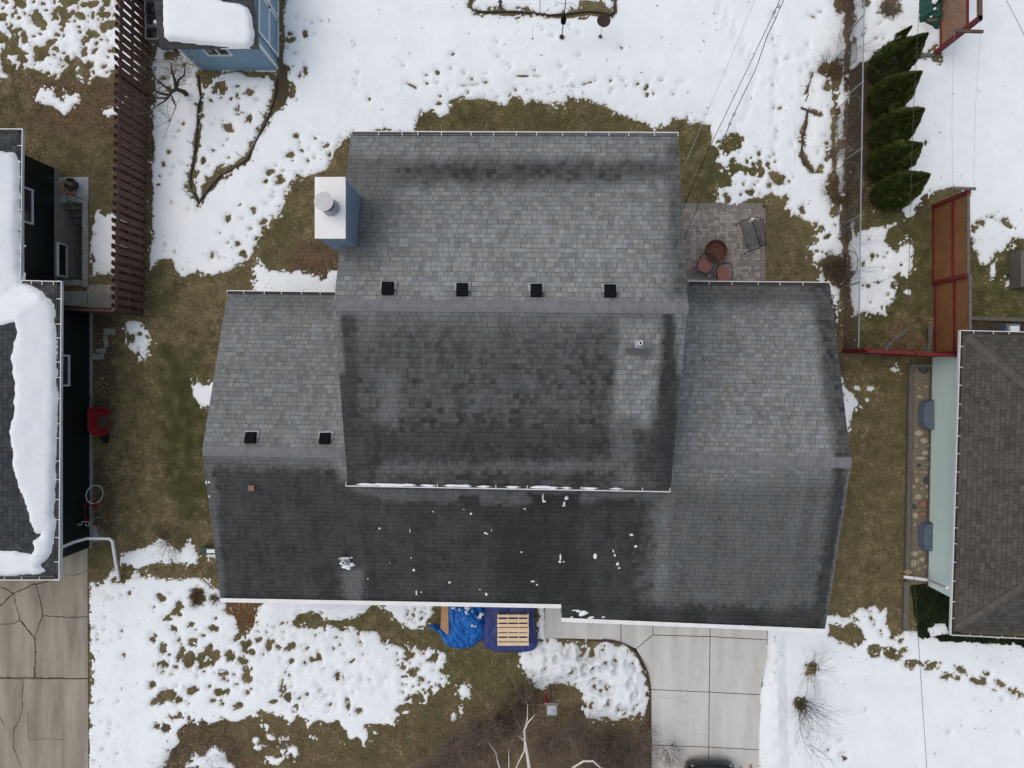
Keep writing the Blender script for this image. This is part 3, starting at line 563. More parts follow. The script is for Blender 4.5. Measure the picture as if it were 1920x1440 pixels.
# wind blown bits of bark, seed and twig lying on the snow
def snow_bits(n, seed):
    r = np.random.RandomState(seed); px = r.uniform(0, 1920, n*3); py = r.uniform(0, 1440, n*3); f = sample_F(px, py); dens = fbm(px/45, py/45, seed, 3)
    ok = (f > 1.5) & (dens > r.uniform(.35, .8, n*3)*np.where(f < 30, .8, 1.15)); px, py = px[ok][:n], py[ok][:n]; m = len(px); x = (px-NX)*H/FPX; y = (NY-py)*H/FPX
    i = np.clip(np.searchsorted(sy, y), 0, len(sy)-1); j = np.clip(np.searchsorted(sx, x), 0, len(sx)-1); z = Zs[i, j]+.012
    a = r.uniform(0, 6.28, m); l = .012+.07*r.rand(m)**5; w = .006+.012*r.rand(m)**2; dx, dy = np.cos(a)*l, np.sin(a)*l; ex_, ey_ = -np.sin(a)*w, np.cos(a)*w
    co = np.stack([np.stack([x-dx, y-dy, z], -1), np.stack([x+ex_, y+ey_, z+.006], -1), np.stack([x+dx, y+dy, z+.004], -1), np.stack([x-ex_, y-ey_, z], -1)], 1).reshape(-1, 3)
    o = bpy.data.objects.new('snow_debris', raw_mesh('snow_debris', co, np.arange(m*4).reshape(-1, 4), 'debris')); COL.objects.link(o); tag(o, 'tiny dark bits of bark and twig scattered over the snow', 'debris', None, 'stuff')
snow_bits(3200, 17)

# concrete driveway and walk, cast in panels with open joints
def P2(pts, z=0.0): return [tuple(W(x, y, z)[:2]) for x, y in pts]
def shrink(poly, d):
    """inset a convex-ish polygon by d metres"""
    n = len(poly); a = sum(poly[i][0]*poly[(i+1) % n][1]-poly[(i+1) % n][0]*poly[i][1] for i in range(n)); s = 1 if a > 0 else -1; out = []
    for i in range(n):
        p0, p1, p2 = Vector(poly[i-1]), Vector(poly[i]), Vector(poly[(i+1) % n]); d0 = (p1-p0).normalized(); d1 = (p2-p1).normalized()
        n0 = Vector((-d0.y, d0.x))*s; n1 = Vector((-d1.y, d1.x))*s; b = (n0+n1); b = b.normalized() if b.length > .01 else n0
        out.append(tuple(p1+b*(d/max(.4, b.dot(n0)))))
    return out
m = MB()
for p in ([(1021,1120),(1164,1120),(1164,1203),(1130,1199),(1060,1197),(1021,1197)], [(1164,1120),(1224,1120),(1224,1190),(1192,1216),(1178,1210),(1164,1204)], [(1224,1120),(1331,1120),(1331,1193),(1224,1190)], [(1331,1120),(1440,1120),(1438,1199),(1331,1193)],
          [(1224,1190),(1331,1193),(1329.5,1297),(1220,1292),(1219,1282),(1214,1260),(1205,1239),(1192,1216)], [(1331,1193),(1438,1199),(1437,1235),(1428,1280),(1426,1302),(1329.5,1297)],
          [(1220,1292),(1329.5,1297),(1328.5,1400),(1221,1396)], [(1329.5,1297),(1426,1302),(1423,1405),(1328.5,1400)], [(1221,1396),(1328.5,1400),(1328,1500),(1221,1496)], [(1328.5,1400),(1423,1405),(1422,1505),(1328,1500)],
          [(1221,1496),(1328,1500),(1327,1620),(1221,1616)], [(1328,1500),(1422,1505),(1421,1625),(1327,1620)]):
    m.prism(shrink(P2(p), .014), -.05, .035)
m.build('driveway', 'drive')['kind'] = 'structure'
m = MB(); m.prism(P2([(1022,1119),(1436,1119),(1430,1280),(1422,1400),(1420,1612),(1222,1612),(1221,1292),(1190,1222),(1165,1206),(1022,1196)]), -.06, .012); m.build('driveway_joint', 'debris')['kind'] = 'structure'
# the neighbour's old cracked drive
m = MB()
for p in ([(-500,1040),(112,1040),(112,1000),(120,1017),(165,1010),(165,1090),(166,1271),(-500,1269)], [(-500,1271.5),(166,1273),(166,1700),(-500,1700)]): m.prism(P2(p), -.05, .03)
m.m = 1
def crack(pts, w):
    P = []; r = random.Random(int(pts[0][0]*7+pts[0][1]))
    for i in range(len(pts)-1):
        (x0, y0), (x1, y1) = pts[i], pts[i+1]; n = max(2, int(math.hypot(x1-x0, y1-y0)/5))
        for k in range(n): P.append((x0+(x1-x0)*k/n+r.uniform(-1, 1), y0+(y1-y0)*k/n+r.uniform(-1, 1)))
    P.append(pts[-1]); q = [W(x, y, .034) for x, y in P]
    for i in range(len(q)-1):
        d = (q[i+1]-q[i]).normalized(); s = Vector((-d.y, d.x, 0)); w0 = w*r.uniform(.5, 1.3)/2; m.quad(q[i]-s*w0, q[i+1]-s*w0, q[i+1]+s*w0, q[i]+s*w0)
for pts, w in (([(0,1137),(25,1112),(60,1097),(105,1086),(118,1060)], .035), ([(0,1100),(25,1112),(30,1135),(38,1163),(28,1168),(0,1171)], .03), ([(38,1163),(55,1185),(65,1195),(66,1230),(64,1270)], .045), ([(68,1096),(75,1125),(80,1155),(70,1180),(65,1195)], .03), ([(80,1155),(100,1156),(125,1158),(165,1156)], .03),
               ([(42,1272),(42,1325),(36,1350),(26,1368),(25,1400),(40,1440)], .025), ([(52,1335),(54,1390)], .02), ([(0,1270),(80,1271),(165,1273)], .03), ([(54,1386),(120,1386)], .012), ([(0,1345),(8,1360)], .03), ([(120,1078),(140,1079),(165,1070)], .02)): crack(pts, w)
m.build('neighbour_driveway', ['old_drive', 'debris'])['kind'] = 'structure'
# paved patio: pairs of pavers in a basket weave with a grey border
m = MB(); rn = []
o0 = W(1424.5, 528); x1 = o0.x; y0 = o0.y-.9; pw = .208; r = random.Random(4)
nx, ny = 17, 17
for i in range(nx):
    for j in range(ny):
        cx, cy = x1-(i+.5)*pw, y0+(j+.5)*pw
        for k in (-1, 1):
            if (i+j) % 2: m.box(cx+k*pw/4, cy, .0, pw/2-.009, pw-.009, .06+r.uniform(-.002, .002))
            else: m.box(cx, cy+k*pw/4, .0, pw-.009, pw/2-.009, .06+r.uniform(-.002, .002))
            rn += [r.random()]*6
for i in range(int(nx*2)+2): m.box(x1-(i-.5)*pw/2, y0+ny*pw+.10, 0, pw/2-.009, .19, .06); rn += [r.uniform(0, .25)]*6
for j in range(int(ny*2)): m.box(x1+.10, y0+(j+.5)*pw/2, 0, .19, pw/2-.009, .06); rn += [r.uniform(0, .25)]*6
patio = m.build('patio', 'paver', attrs=rn); patio['kind'] = 'structure'
m = MB(); m.box(x1-nx*pw/2+.05, y0+ny*pw/2+.05, -.02, nx*pw+.32, ny*pw+.32, .07); m.build('patio_bed', 'debris')['kind'] = 'structure'
m = MB()
for x, y, a, b, rz in ((206,622,22,12,0), (199,640,8,22,.1), (190,658,18,10,.2), (184,668,22,12,0), (140,563,50,34,0), (192,556,56,44,0)): c = W(x, y); m.box(c.x, c.y, .0, a*.0192, b*.0192, .05, rz)
m.build('path', 'grey_block')['kind'] = 'structure'
m = MB()
for a, b in (((1708,690),(1742,690)),): m.prism(P2([(1711,684),(1746,684),(1741,1098),(1698,1098)]), -.03, .022)
m.build('gravel_bed', 'gravel')['kind'] = 'structure'
m = MB(); m.prism(P2([(1815,603),(2000,606),(2000,640),(1815,640)]), -.03, .018); m.build('mulch_bed', 'debris')['kind'] = 'structure'

# ---------------- buildings ----------------
def wetmap(ops, base, px, py):
    w = np.full(px.shape, float(base))
    for poly, val, s in ops:
        a = np.clip(sdpoly(px, py, poly, 80)/s+.5+(fbm(px/14, py/14, 31, 3)-.5)*.9, 0, 1)
        w = w*(1-a)+val*a
    return w
def roof_patch(mbs, parent, name, c, ridge, n, mat, ops=[], base=0, pitch=.33, thick=.13, fascia='white'):
    """c = ridge left, ridge right, eave right, eave left (world); a shingled slope with its own thickness"""
    nu, nv = n; s = np.linspace(0, 1, nu+1); t = np.linspace(0, 1, nv+1); S, T = np.meshgrid(s, t)
    c = [np.array(v) for v in c]
    Pt = ((1-S)[..., None]*c[0]+S[..., None]*c[1])*(1-T)[..., None]+((1-S)[..., None]*c[3]+S[..., None]*c[2])*T[..., None]
    X, Y, Z = Pt[..., 0], Pt[..., 1], Pt[..., 2]
    r0, r1 = np.array(ridge[0][:2]), np.array(ridge[1][:2]); d = (r1-r0)/np.linalg.norm(r1-r0)
    u = (X-r0[0])*d[0]+(Y-r0[1])*d[1]; v = np.abs(-(X-r0[0])*d[1]+(Y-r0[1])*d[0])*math.sqrt(1+pitch*pitch)
    px = NX+X*FPX/(H-Z); py = NY-Y*FPX/(H-Z)
    wet = wetmap(ops, base, px, py); flip = (np.cross(c[1]-c[0], c[3]-c[0])[2] < 0)
    if flip: X, Y, Z, u, v, wet = [a[::-1] for a in (X, Y, Z, u, v, wet)]
    Z = Z+(fbm(X*.7, Y*.7, 41, 3)-.5)*.02*np.clip(np.minimum(T, 1-T)*8, 0, 1)*np.clip(np.minimum(S, 1-S)*8, 0, 1)
    o = grid_obj(name, X, Y, Z, np.ones((nv, nu), bool), mat, parent, dict(wet=wet), (u, v), smooth=False)
    m = MB(); dn = Vector((0, 0, -thick)); C = [Vector(v) for v in c]; e = Vector((0, 0, -.004))
    for i in range(4): a, b = C[i]+e, C[(i+1) % 4]+e; m.quad(a, b, b+dn, a+dn)
    m.quad(*[p+dn for p in C]); m.build('fascia', fascia, parent); return o
def gutter(parent, a, b, z, out, w=.125, br=None, full=False, name='gutter', seed=1, snow=[]):
    """open eaves trough from a to b (pixels at height z); out = outward unit vector; snow = (t0, t1) stretches lying in it"""
    A, B = W(*a, z), W(*b, z); d = (B-A).normalized(); o = Vector((out[0], out[1], 0)); L = (B-A).length
    m = MB(); C0, C1 = A-o*.0, B-o*.0; I0, I1 = A-o*w, B-o*w
    m.beam(A-o*.012, B-o*.012, .024, .11, (0, 0, 1)); pass
    for p, q in ((A, d), (B, -d)): m.beam(p+q*.008, p-o*w+q*.008, .014, .10)
    n = br or max(2, int(L/.75)); r = random.Random(seed)
    if not full:
        for i in range(1, n): c = A+(B-A)*((i+r.uniform(-.18, .18))/n)+Vector((0, 0, .035)); m.beam(c-o*.01, c-o*(w-.0), .022, .012)
    g = m.build(name, 'white_metal', parent)
    m = MB(); zz = Vector((0, 0, -.035 if not full else .052)); zz2 = zz
    if not full: m.beam(I0+o*.008+Vector((0, 0, -.01)), I1+o*.008+Vector((0, 0, -.01)), .01, .07)
    m.beam(A-o*w/2+zz, B-o*w/2+zz, w-.02 if not full else w+.004, .012); m.build('gutter_floor' if not full else 'gutter_guard', 'gutter_in' if not full else 'white', g)
    return g
def snow_in_gutter(A, B, out, w, stretches, z):
    m = MB(); o = Vector((out[0], out[1], 0)); r = random.Random(3)
    for t0, t1, h in stretches:
        n = max(2, int((t1-t0)*60)); pts = []; rr = []
        for i in range(n+1):
            t = t0+(t1-t0)*i/n; pts.append(A+(B-A)*t-o*(w*.52+r.uniform(-.012, .012))+Vector((0, 0, -.02+h))); rr.append(.0005 if i in (0, n) else w*.36*r.uniform(.7, 1.15))
        m.tube(pts, rr, 7)
    return m
def ridge_cap(parent, a, b, half=.155, drop=.05, z=.02):
    A, B = Vector(a), Vector(b); d = (B-A).normalized(); s = Vector((-d.y, d.x, 0)).normalized(); L = (B-A).length; n = int(L/.2); m = MB()
    for i in range(n):
        p, q = A+d*(L*i/n+.004), A+d*(L*(i+1)/n+.05); up0, up1 = Vector((0, 0, z+.028)), Vector((0, 0, z+.006)); dn = Vector((0, 0, -drop))
        ma, mb_ = s*half, Vector((0, 0, .0)); h = .022
        m.add([p+ma+up0+dn, p+s*.035+up0, p-s*.035+up0, p-ma+up0+dn, q+ma+up1+dn, q+s*.035+up1, q-s*.035+up1, q-ma+up1+dn,
               p+ma+up0+dn-Vector((0, 0, h)), p-ma+up0+dn-Vector((0, 0, h)), q+ma+up1+dn-Vector((0, 0, h)), q-ma+up1+dn-Vector((0, 0, h))],
              [(0, 4, 5, 1), (1, 5, 6, 2), (2, 6, 7, 3), (8, 0, 1, 2, 3, 9), (8, 10, 4, 0), (3, 7, 11, 9)])
    return m.build('ridge_cap', 'cap', parent)
def wall_prism(parent, name, prof, x0, x1, mat):
    """gabled wall: prof = [(y,z)...] profile swept from x0 to x1"""
    m = MB(); n = len(prof); vs = [(x0, y, z) for y, z in prof]+[(x1, y, z) for y, z in prof]
    m.add(vs, [tuple(range(n)), tuple(range(2*n-1, n-1, -1))]+[(i, n+i, n+(i+1) % n, (i+1) % n) for i in range(n)]); return m.build(name, mat, parent)
def window(parent, cx, cy, z0, z1, w, axis, out, mat='white', glass='glass', split=1):
    """framed window on a wall; axis 'x' = wall runs along x; out = +1/-1 outward"""
    m = MB(); t = .06; h = z1-z0; zc = (z0+z1)/2
    def b(u, z, su, sz, dep, off):
        if axis == 'x': m.box(cx+u, cy+out*off, z, su, dep, sz)
        else: m.box(cx+out*off, cy+u, z, dep, su, sz)
    for s in (-1, 1): b(s*(w/2+t/2), zc, t, h+2*t, .07, .02); b(0, zc+s*(h/2+t/2), w-.002, t, .068, .02)
    if split: b(0, zc, .045, h-.004, .05, .015)
    f = m.build('window', mat, parent); m = MB(); b(0, zc, w-.004, h-.004, .03, .0); m.build('pane', glass, f); return f

# ---- the main house ----
house = thing('house', (0, -1, 0), 'blue-grey house in the centre under stepped grey shingle gables with white chimney cap', 'house')
cL, cR = W(626, 572, 7.05), W(1289.5, 577, 7.05)
bL, bR = W(657.5, 250.5, 5.5), W(1271, 251, 5.5); fL, fR = W(652, 908, 5.5), W(1257, 917, 5.5)
ops_b = [([(650,300),(1285,300),(1285,338),(650,350)], .8, 26), ([(1248,240),(1300,240),(1300,560),(1258,560)], .65, 16), ([(650,300),(735,300),(745,380),(700,490),(650,500)], .5, 40), ([(640,240),(1290,240),(1290,265),(640,265)], .22, 18), ([(800,400),(1200,400),(1230,560),(700,565)], .0, 50)]
roof_patch(None, house, 'roof_slope', (cL, cR, bR, bL), (cL, cR), (90, 50), 'shingle', ops_b, .14)
ops_f = [([(620,575),(1290,575),(1290,605),(620,605)], .34, 30), ([(620,610),(1290,610),(1290,780),(620,780)], .72, 60), ([(620,770),(1290,770),(1290,930),(620,930)], .88, 60), ([(634,590),(668,590),(680,930),(640,930)], .88, 10), ([(1240,590),(1276,580),(1280,600),(1262,930),(1225,930)], .93, 10), ([(1262,560),(1300,560),(1285,700),(1270,700)], .3, 6),
         ([(1165,600),(1240,600),(1235,690),(1220,800),(1148,800),(1155,700)], .08, 18), ([(1148,780),(1192,780),(1190,925),(1150,925)], .55, 16), ([(700,868),(1180,862),(1180,885),(700,888)], .58, 16), ([(716,700),(752,700),(745,800),(712,790)], .40, 26), ([(1172,650),(1226,650),(1222,672),(1172,668)], .7, 6),
         ([(620,560),(634,560),(644,700),(636,700)], .15, 5)]
roof_patch(None, house, 'roof_slope', (cL, cR, fR, fL), (cL, cR), (90, 50), 'shingle', ops_f, .35)
ridge_cap(house, cL+Vector((.03, 0, 0)), cR-Vector((.03, 0, 0)))
lL, lR = W(379, 845, 4.5), W(1596, 868, 4.5); d = lR-lL
def on_ridge(px):
    k = (W(px, 855, 4.5).x-lL.x)/(lR.x-lL.x); return lL+d*k
ops_l = [([(420,540),(640,540),(640,590),(415,590)], .38, 30), ([(640,540),(620,540),(660,860),(600,860)], .05, 30)]
roof_patch(None, house, 'roof_slope', (lL, on_ridge(700), W(705, 551, 2.9), W(426.5, 548, 2.9)), (lL, lR), (40, 50), 'shingle', ops_l, .17)
ops_r = [([(1280,525),(1560,525),(1570,575),(1280,575)], .62, 26), ([(1515,520),(1580,520),(1600,860),(1565,860)], .78, 16), ([(1300,620),(1480,640),(1500,850),(1290,850)], .06, 60), ([(1270,575),(1300,575),(1270,860),(1250,860)], .1, 20)]
roof_patch(None, house, 'roof_slope', (on_ridge(1185), lR, W(1556, 531, 2.7), W(1225, 528, 2.7)), (lL, lR), (48, 50), 'shingle', ops_r, .06)
ops_front = [([(370,840),(1236,840),(1236,1200),(370,1200)], .90, 9), ([(370,838),(640,838),(640,880),(370,870)], .42, 30), ([(600,830),(660,830),(660,905),(640,900)], .22, 16), ([(1230,840),(1620,850),(1620,900),(1240,930)], .22, 50), ([(1225,920),(1620,900),(1580,1200),(1205,1160)], .56, 50),
             ([(1235,925),(1262,925),(1245,1130),(1225,1130)], .36, 18), ([(1564,875),(1598,880),(1560,1200),(1512,1200),(1540,1050)], .90, 10), ([(1040,1128),(1560,1140),(1560,1200),(1040,1180)], .93, 22), ([(640,1066),(680,1066),(682,1135),(642,1135)], .48, 12),
             ([(660,915),(1255,922),(1250,935),(950,948),(720,938)], .55, 8), ([(860,928),(900,928),(900,950),(850,945)], .95, 5), ([(990,925),(1085,925),(1090,960),(1000,960)], 1.0, 8), ([(1120,935),(1180,935),(1185,950),(1120,955)], .95, 8), ([(900,960),(1090,960),(1080,1130),(950,1130)], 1.0, 50), ([(380,850),(398,850),(425,1130),(405,1130)], .6, 6), ([(1590,860),(1600,860),(1555,1190),(1545,1190)], .35, 4)]
mid = on_ridge(1053)
roof_patch(None, house, 'roof_slope', (lL, mid, W(1053, 1134, 2.9), W(413.5, 1121, 2.9)), (lL, lR), (80, 60), 'shingle', ops_front, .5)
seam = mid+(W(1053, 1134, 2.9)-mid)*1.106
roof_patch(None, house, 'roof_slope', (mid, lR, W(1547, 1181, 2.7), seam), (lL, lR), (70, 60), 'shingle', ops_front, .5)
ridge_cap(house, lL+Vector((.03, 0, 0)), on_ridge(655)); ridge_cap(house, on_ridge(1240), lR-Vector((.03, 0, 0)))
gutter(house, (660, 246.5), (1271.5, 248.5), 5.52, (0, 1), .115, 14, seed=2); gutter(house, (426.5, 544.5), (634, 547), 2.95, (0, 1), .10, 6, seed=3)
gutter(house, (1289, 526.5), (1556, 529), 2.75, (0, 1), .115, 6, seed=4); gu = gutter(house, (649, 911.5), (1256.5, 922.5), 5.52, (0.018, -1), .115, 11, seed=5)
gutter(house, (414, 1128), (1052, 1139.5), 2.93, (0.018, -1), .125, full=True, seed=6); gutter(house, (1052, 1164.5), (1546, 1185.5), 2.73, (0.04, -1), .125, full=True, seed=7)
# walls
wall_prism(house, 'wall', [(-2.85, 0), (-2.85, 5.28), (1.94, 6.82), (6.5, 5.42), (6.5, 0)], -4.75, 3.85, 'blue_siding_l')
wall_prism(house, 'wall', [(-6.6, 0), (-6.6, 2.9), (-2.3, 4.3), (2.3, 2.85), (2.3, 0)], -9.2, -4.76, 'blue_siding_l')
wall_prism(house, 'wall', [(-7.05, 0), (-7.05, 2.72), (-2.4, 4.28), (-2.4, 0)], -4.75, 1.14, 'blue_siding_l')
wall_prism(house, 'wall', [(-7.7, 0), (-7.7, 2.6), (-2.55, 4.25), (2.6, 2.6), (2.6, 0)], 1.15, 9.25, 'blue_siding_l')
for x, z0, z1, y in ((-7.5, 1, 2.1, -6.6), (-3.5, .9, 2.1, -7.05), (-1.4, .9, 2.1, -7.05)): window(house, x, y, z0, z1, 1.2, 'x', -1)
for x in (-3, 0, 2.4): window(house, x, 6.5, 3.6, 4.8, 1.1, 'x', 1)
window(house, 6.5, 2.6, .9, 2.0, 1.2, 'x', 1); window(house, -7, 2.3, .9, 2.0, 1.2, 'x', 1)
m = MB(); m.box(5.4, -7.73, 1.06, 4.8, .06, 2.12)
for k in range(5): m.box(5.4, -7.765, .06+.42*k, 4.7, .012, .02)
m.build('garage_door', 'white', house)
m = MB(); m.box(.3, -7.09, 1.04, .95, .06, 2.08); dr = m.build('door', 'red_wood', house); m = MB(); m.lathe(.65, -7.14, [(.001, .98), (.03, .99), (.03, 1.03), (.001, 1.04)], 8); m.build('handle', 'galv', dr)
# chimney chase with metal cap and round flue
m = MB(); A, B = W(592.5, 334, 7.85), W(645.5, 445, 7.85); cxx, cyy = (A.x+B.x)/2, (A.y+B.y)/2; m.box(cxx, cyy, 3.9, B.x-A.x, A.y-B.y, 7.8)
ch = m.build('chimney', 'blue_siding_l', house)
m = MB(); m.box(cxx, cyy, 7.815, B.x-A.x+.05, A.y-B.y+.05, .07); m.add([(cxx-.385, cyy-.77, 7.852), (cxx+.385, cyy-.77, 7.852), (cxx+.385, cyy+.77, 7.852), (cxx-.385, cyy+.77, 7.852), (cxx-.02, cyy+.05, 7.885)], [(0, 1, 4), (1, 2, 4), (2, 3, 4), (3, 0, 4)]); m.build('chimney_cap', 'white', ch)
fc = W(620, 389, 7.9); m = MB(); m.lathe(fc.x, fc.y, [(.001, 7.85), (.215, 7.86), (.215, 7.94), (.14, 8.0), (.14, 8.24), (.001, 8.25)], 28)
for k in range(14): a = k*.4488; m.box(fc.x+.19*math.cos(a), fc.y+.19*math.sin(a), 7.955, .022, .012, .03, a)
m.build('flue', 'galv', ch); m = MB(); m.lathe(fc.x, fc.y, [(.001, 8.26), (.19, 8.27), (.2, 8.46), (.001, 8.47)], 28); m.build('flue_screen', 'dark_metal', ch)
m = MB(); m.lathe(fc.x, fc.y, [(.001, 8.5), (.228, 8.5), (.232, 8.52), (.12, 8.535), (.001, 8.54)], 36); m.build('flue_cap', 'cap_metal', ch)
# roof vents
def roof_z(px, py, a, b, z0, z1):      # interpolate height on a slope between ridge pixel row a and eave row b
    t = (py-a)/(b-a); return z0+(z1-z0)*t
def vent_box(px, py, z, sl):
    c = W(px, py, z); m = MB(); w, l = .30, .36
    m.add([(c.x-w/2, c.y-l/2, z-sl*l/2-.0), (c.x+w/2, c.y-l/2, z-sl*l/2), (c.x+w/2, c.y+l/2, z-sl*l/2*1), (c.x-w/2, c.y+l/2, z-sl*l/2),
           (c.x-w/2, c.y-l/2+.03, z+.17), (c.x+w/2, c.y-l/2+.03, z+.17), (c.x+w/2, c.y+l/2, z+.10), (c.x-w/2, c.y+l/2, z+.10), (c.x-w/2, c.y-l/2+.16, z+.185), (c.x+w/2, c.y-l/2+.16, z+.185)],
          [(0, 1, 5, 4), (4, 5, 9, 8), (8, 9, 6, 7), (2, 3, 7, 6), (0, 4, 8, 7, 3), (1, 2, 6, 9, 5), (3, 2, 1, 0)])
    v = m.build('roof_vent', 'black', house)
    m = MB(); hw = .215; y0, y1 = c.y-.02, c.y+l/2+.03
    zf = lambda y: z-sl*(y-c.y)+.022
    m.add([(c.x-hw, y0, zf(y0)), (c.x+hw, y0, zf(y0)), (c.x+hw, y1, zf(y1)), (c.x-hw, y1, zf(y1)), (c.x-hw, y0, zf(y0)-.02), (c.x+hw, y0, zf(y0)-.02), (c.x+hw, y1, zf(y1)-.02), (c.x-hw, y1, zf(y1)-.02)],
          [(0, 1, 2, 3), (0, 4, 5, 1), (1, 5, 6, 2), (2, 6, 7, 3), (3, 7, 4, 0)]); m.build('flashing', 'galv', v)
for px, py in ((728, 541.5), (867, 544), (1005.5, 545.5), (1143.5, 546.5)): vent_box(px, py, 6.93, .31)
for px, py in ((471.5, 821), (610.5, 822.5)): vent_box(px, py, 4.37, .33)
def pipe_vent(px, py, z, sl):
    c = W(px, py, z); m = MB(); zf = lambda y: z+sl*(y-c.y)+.02; y0, y1 = c.y-.17, c.y+.12; h = .15
    m.add([(c.x-h, y0, zf(y0)), (c.x+h, y0, zf(y0)), (c.x+h, y1, zf(y1)), (c.x-h, y1, zf(y1)), (c.x, c.y, z+.09)], [(0, 1, 4), (1, 2, 4), (2, 3, 4), (3, 0, 4)]); f = m.build('vent_flashing', 'galv', house)
    m = MB(); m.lathe(c.x, c.y, [(.001, z), (.062, z+.01), (.058, z+.30), (.036, z+.30), (.036, z+.12), (.001, z+.12)], 16); m.build('vent_pipe', 'white_metal', f)
    m = MB(); m.lathe(c.x, c.y, [(.001, z+.2), (.035, z+.2), (.035, z+.205), (.001, z+.206)], 12); m.build('pipe_opening', 'black', f)
pipe_vent(1198, 644, 6.72, .31); pipe_vent(648, 1051, 3.42, .33)
c = W(474, 914, 4.13); m = MB(); m.box(c.x, c.y, 4.2, .17, .16, .12); v = m.build('roof_vent', 'copper', house); m = MB(); m.box(c.x, c.y+.05, 4.145, .30, .28, .02); m.build('flashing', 'gutter_in', v)
# melting snow bits on the dark front slope
def front_z(px, py):
    z = 3.8
    for _ in range(6): w = W(px, py, z); rz_ = lL+d*((w.x-lL.x)/(lR.x-lL.x)); z = 4.5-.327*(rz_.y-w.y)
    return z
m = MB(); r = random.Random(8)
def blob(m, px, py, a, b, ang=0, zf=front_z, h=.026):
    a, b = a*.8, b*.85
    z = zf(px, py); c = W(px, py, z); k = (H-z)/FPX; n = 11; vs = [(c.x, c.y, z+.02+h)]; sl = .327
    for rr, zz in ((.6, h*.85), (1, -.012)):
        for i in range(n):
            t = i*2*math.pi/n; q = r.uniform(.72, 1.2)*rr; x = math.cos(t)*a*q*k; y = math.sin(t)*b*q*k; x, y = x*math.cos(ang)-y*math.sin(ang), x*math.sin(ang)+y*math.cos(ang)
            vs.append((c.x+x, c.y+y, z+.02+zz+sl*y))
    m.add(vs, [(0, 1+i, 1+(i+1) % n) for i in range(n)]+[(1+i, 1+n+i, 1+n+(i+1) % n, 1+(i+1) % n) for i in range(n)])
for x, y, a, b, g in ((883,963,4,3,0),(812,959,2,2,0),(712,991,3,3,0),(769,995,1.3,6,0),(912,1000,6,2.5,-.3),(922,994,1,4,0),(1018,933,2,9,0),(1020,940,4,3,0),(1062,934,5,5,0),(1058,944,2.5,5,0),(1057,948,4,2,0),(984,954,4,2,-.3),(978,1035,3,2,0),(1051,1045,2,9,0),(1050,1053,4,3,0),(1057,1053,3,1.4,.3),
    (1116,1043,4.5,7,0),(1184,1003,5,3,0),(1192,1024,4,3,.3),(1150,1033,2,4,.4),(1153,1041,2.4,3,0),(1158,1057,4,4,0),(1161,1065,3,2.5,0),(776,1069,3,3,0),(771,1046,1.6,2,0),(731,1055,1.2,1.2,0),(843,1092,3.5,3,0),(912,1114,3,4,.4),(900,1105,2,1.5,0),(781,1112,2,7,0),(790,1110,2,2,0),(690,1085,2,2,0),(999,1090,5,2,0),(1007,1096,3,2,0),(870,955,2,1,0),
    (392,904,3,3,0),(393,931,2,3,0),(387,905,2,5,0),(1094,1150,11,7,.2),(1085,1146,7,3,.1),(1108,1158,10,3,.1),(1078,1144,10,1.5,.1),(1131,1157,5,2,.1),(1072,1157,4,2,0),(1154,1166,3,2,0),(1281,1170,6,2.5,0),(1392,1173,6,3,.3),(1075,1166,4,1.5,0)): blob(m, x, y, a, b, g)
for x, y, a, b, g in ((650,1061,13,6,.1),(660,1058,8,5,0),(642,1056,7,4,0),(654,1066,6,4,0),(638,1047,3,2,0),(660,1045,3,2,0)): blob(m, x, y, a, b, g, h=.07)
o = m.build('roof_snow', 'snow', None, True); tag(o, kind='stuff')
A, B = W(649, 911.5, 5.52), W(1256.5, 922.5, 5.52)
m = snow_in_gutter(A, B, (0.018, -1), .12, [(.03, .22, .03), (.225, .28, .02), (.30, .39, .022), (.40, .45, .01), (.49, .54, .01), (.565, .66, .03), (.66, .70, .01), (.72, .78, .012), (.81, .86, .008)], 5.5)
o = m.build('gutter_snow', 'snow', None, True); tag(o, kind='stuff')

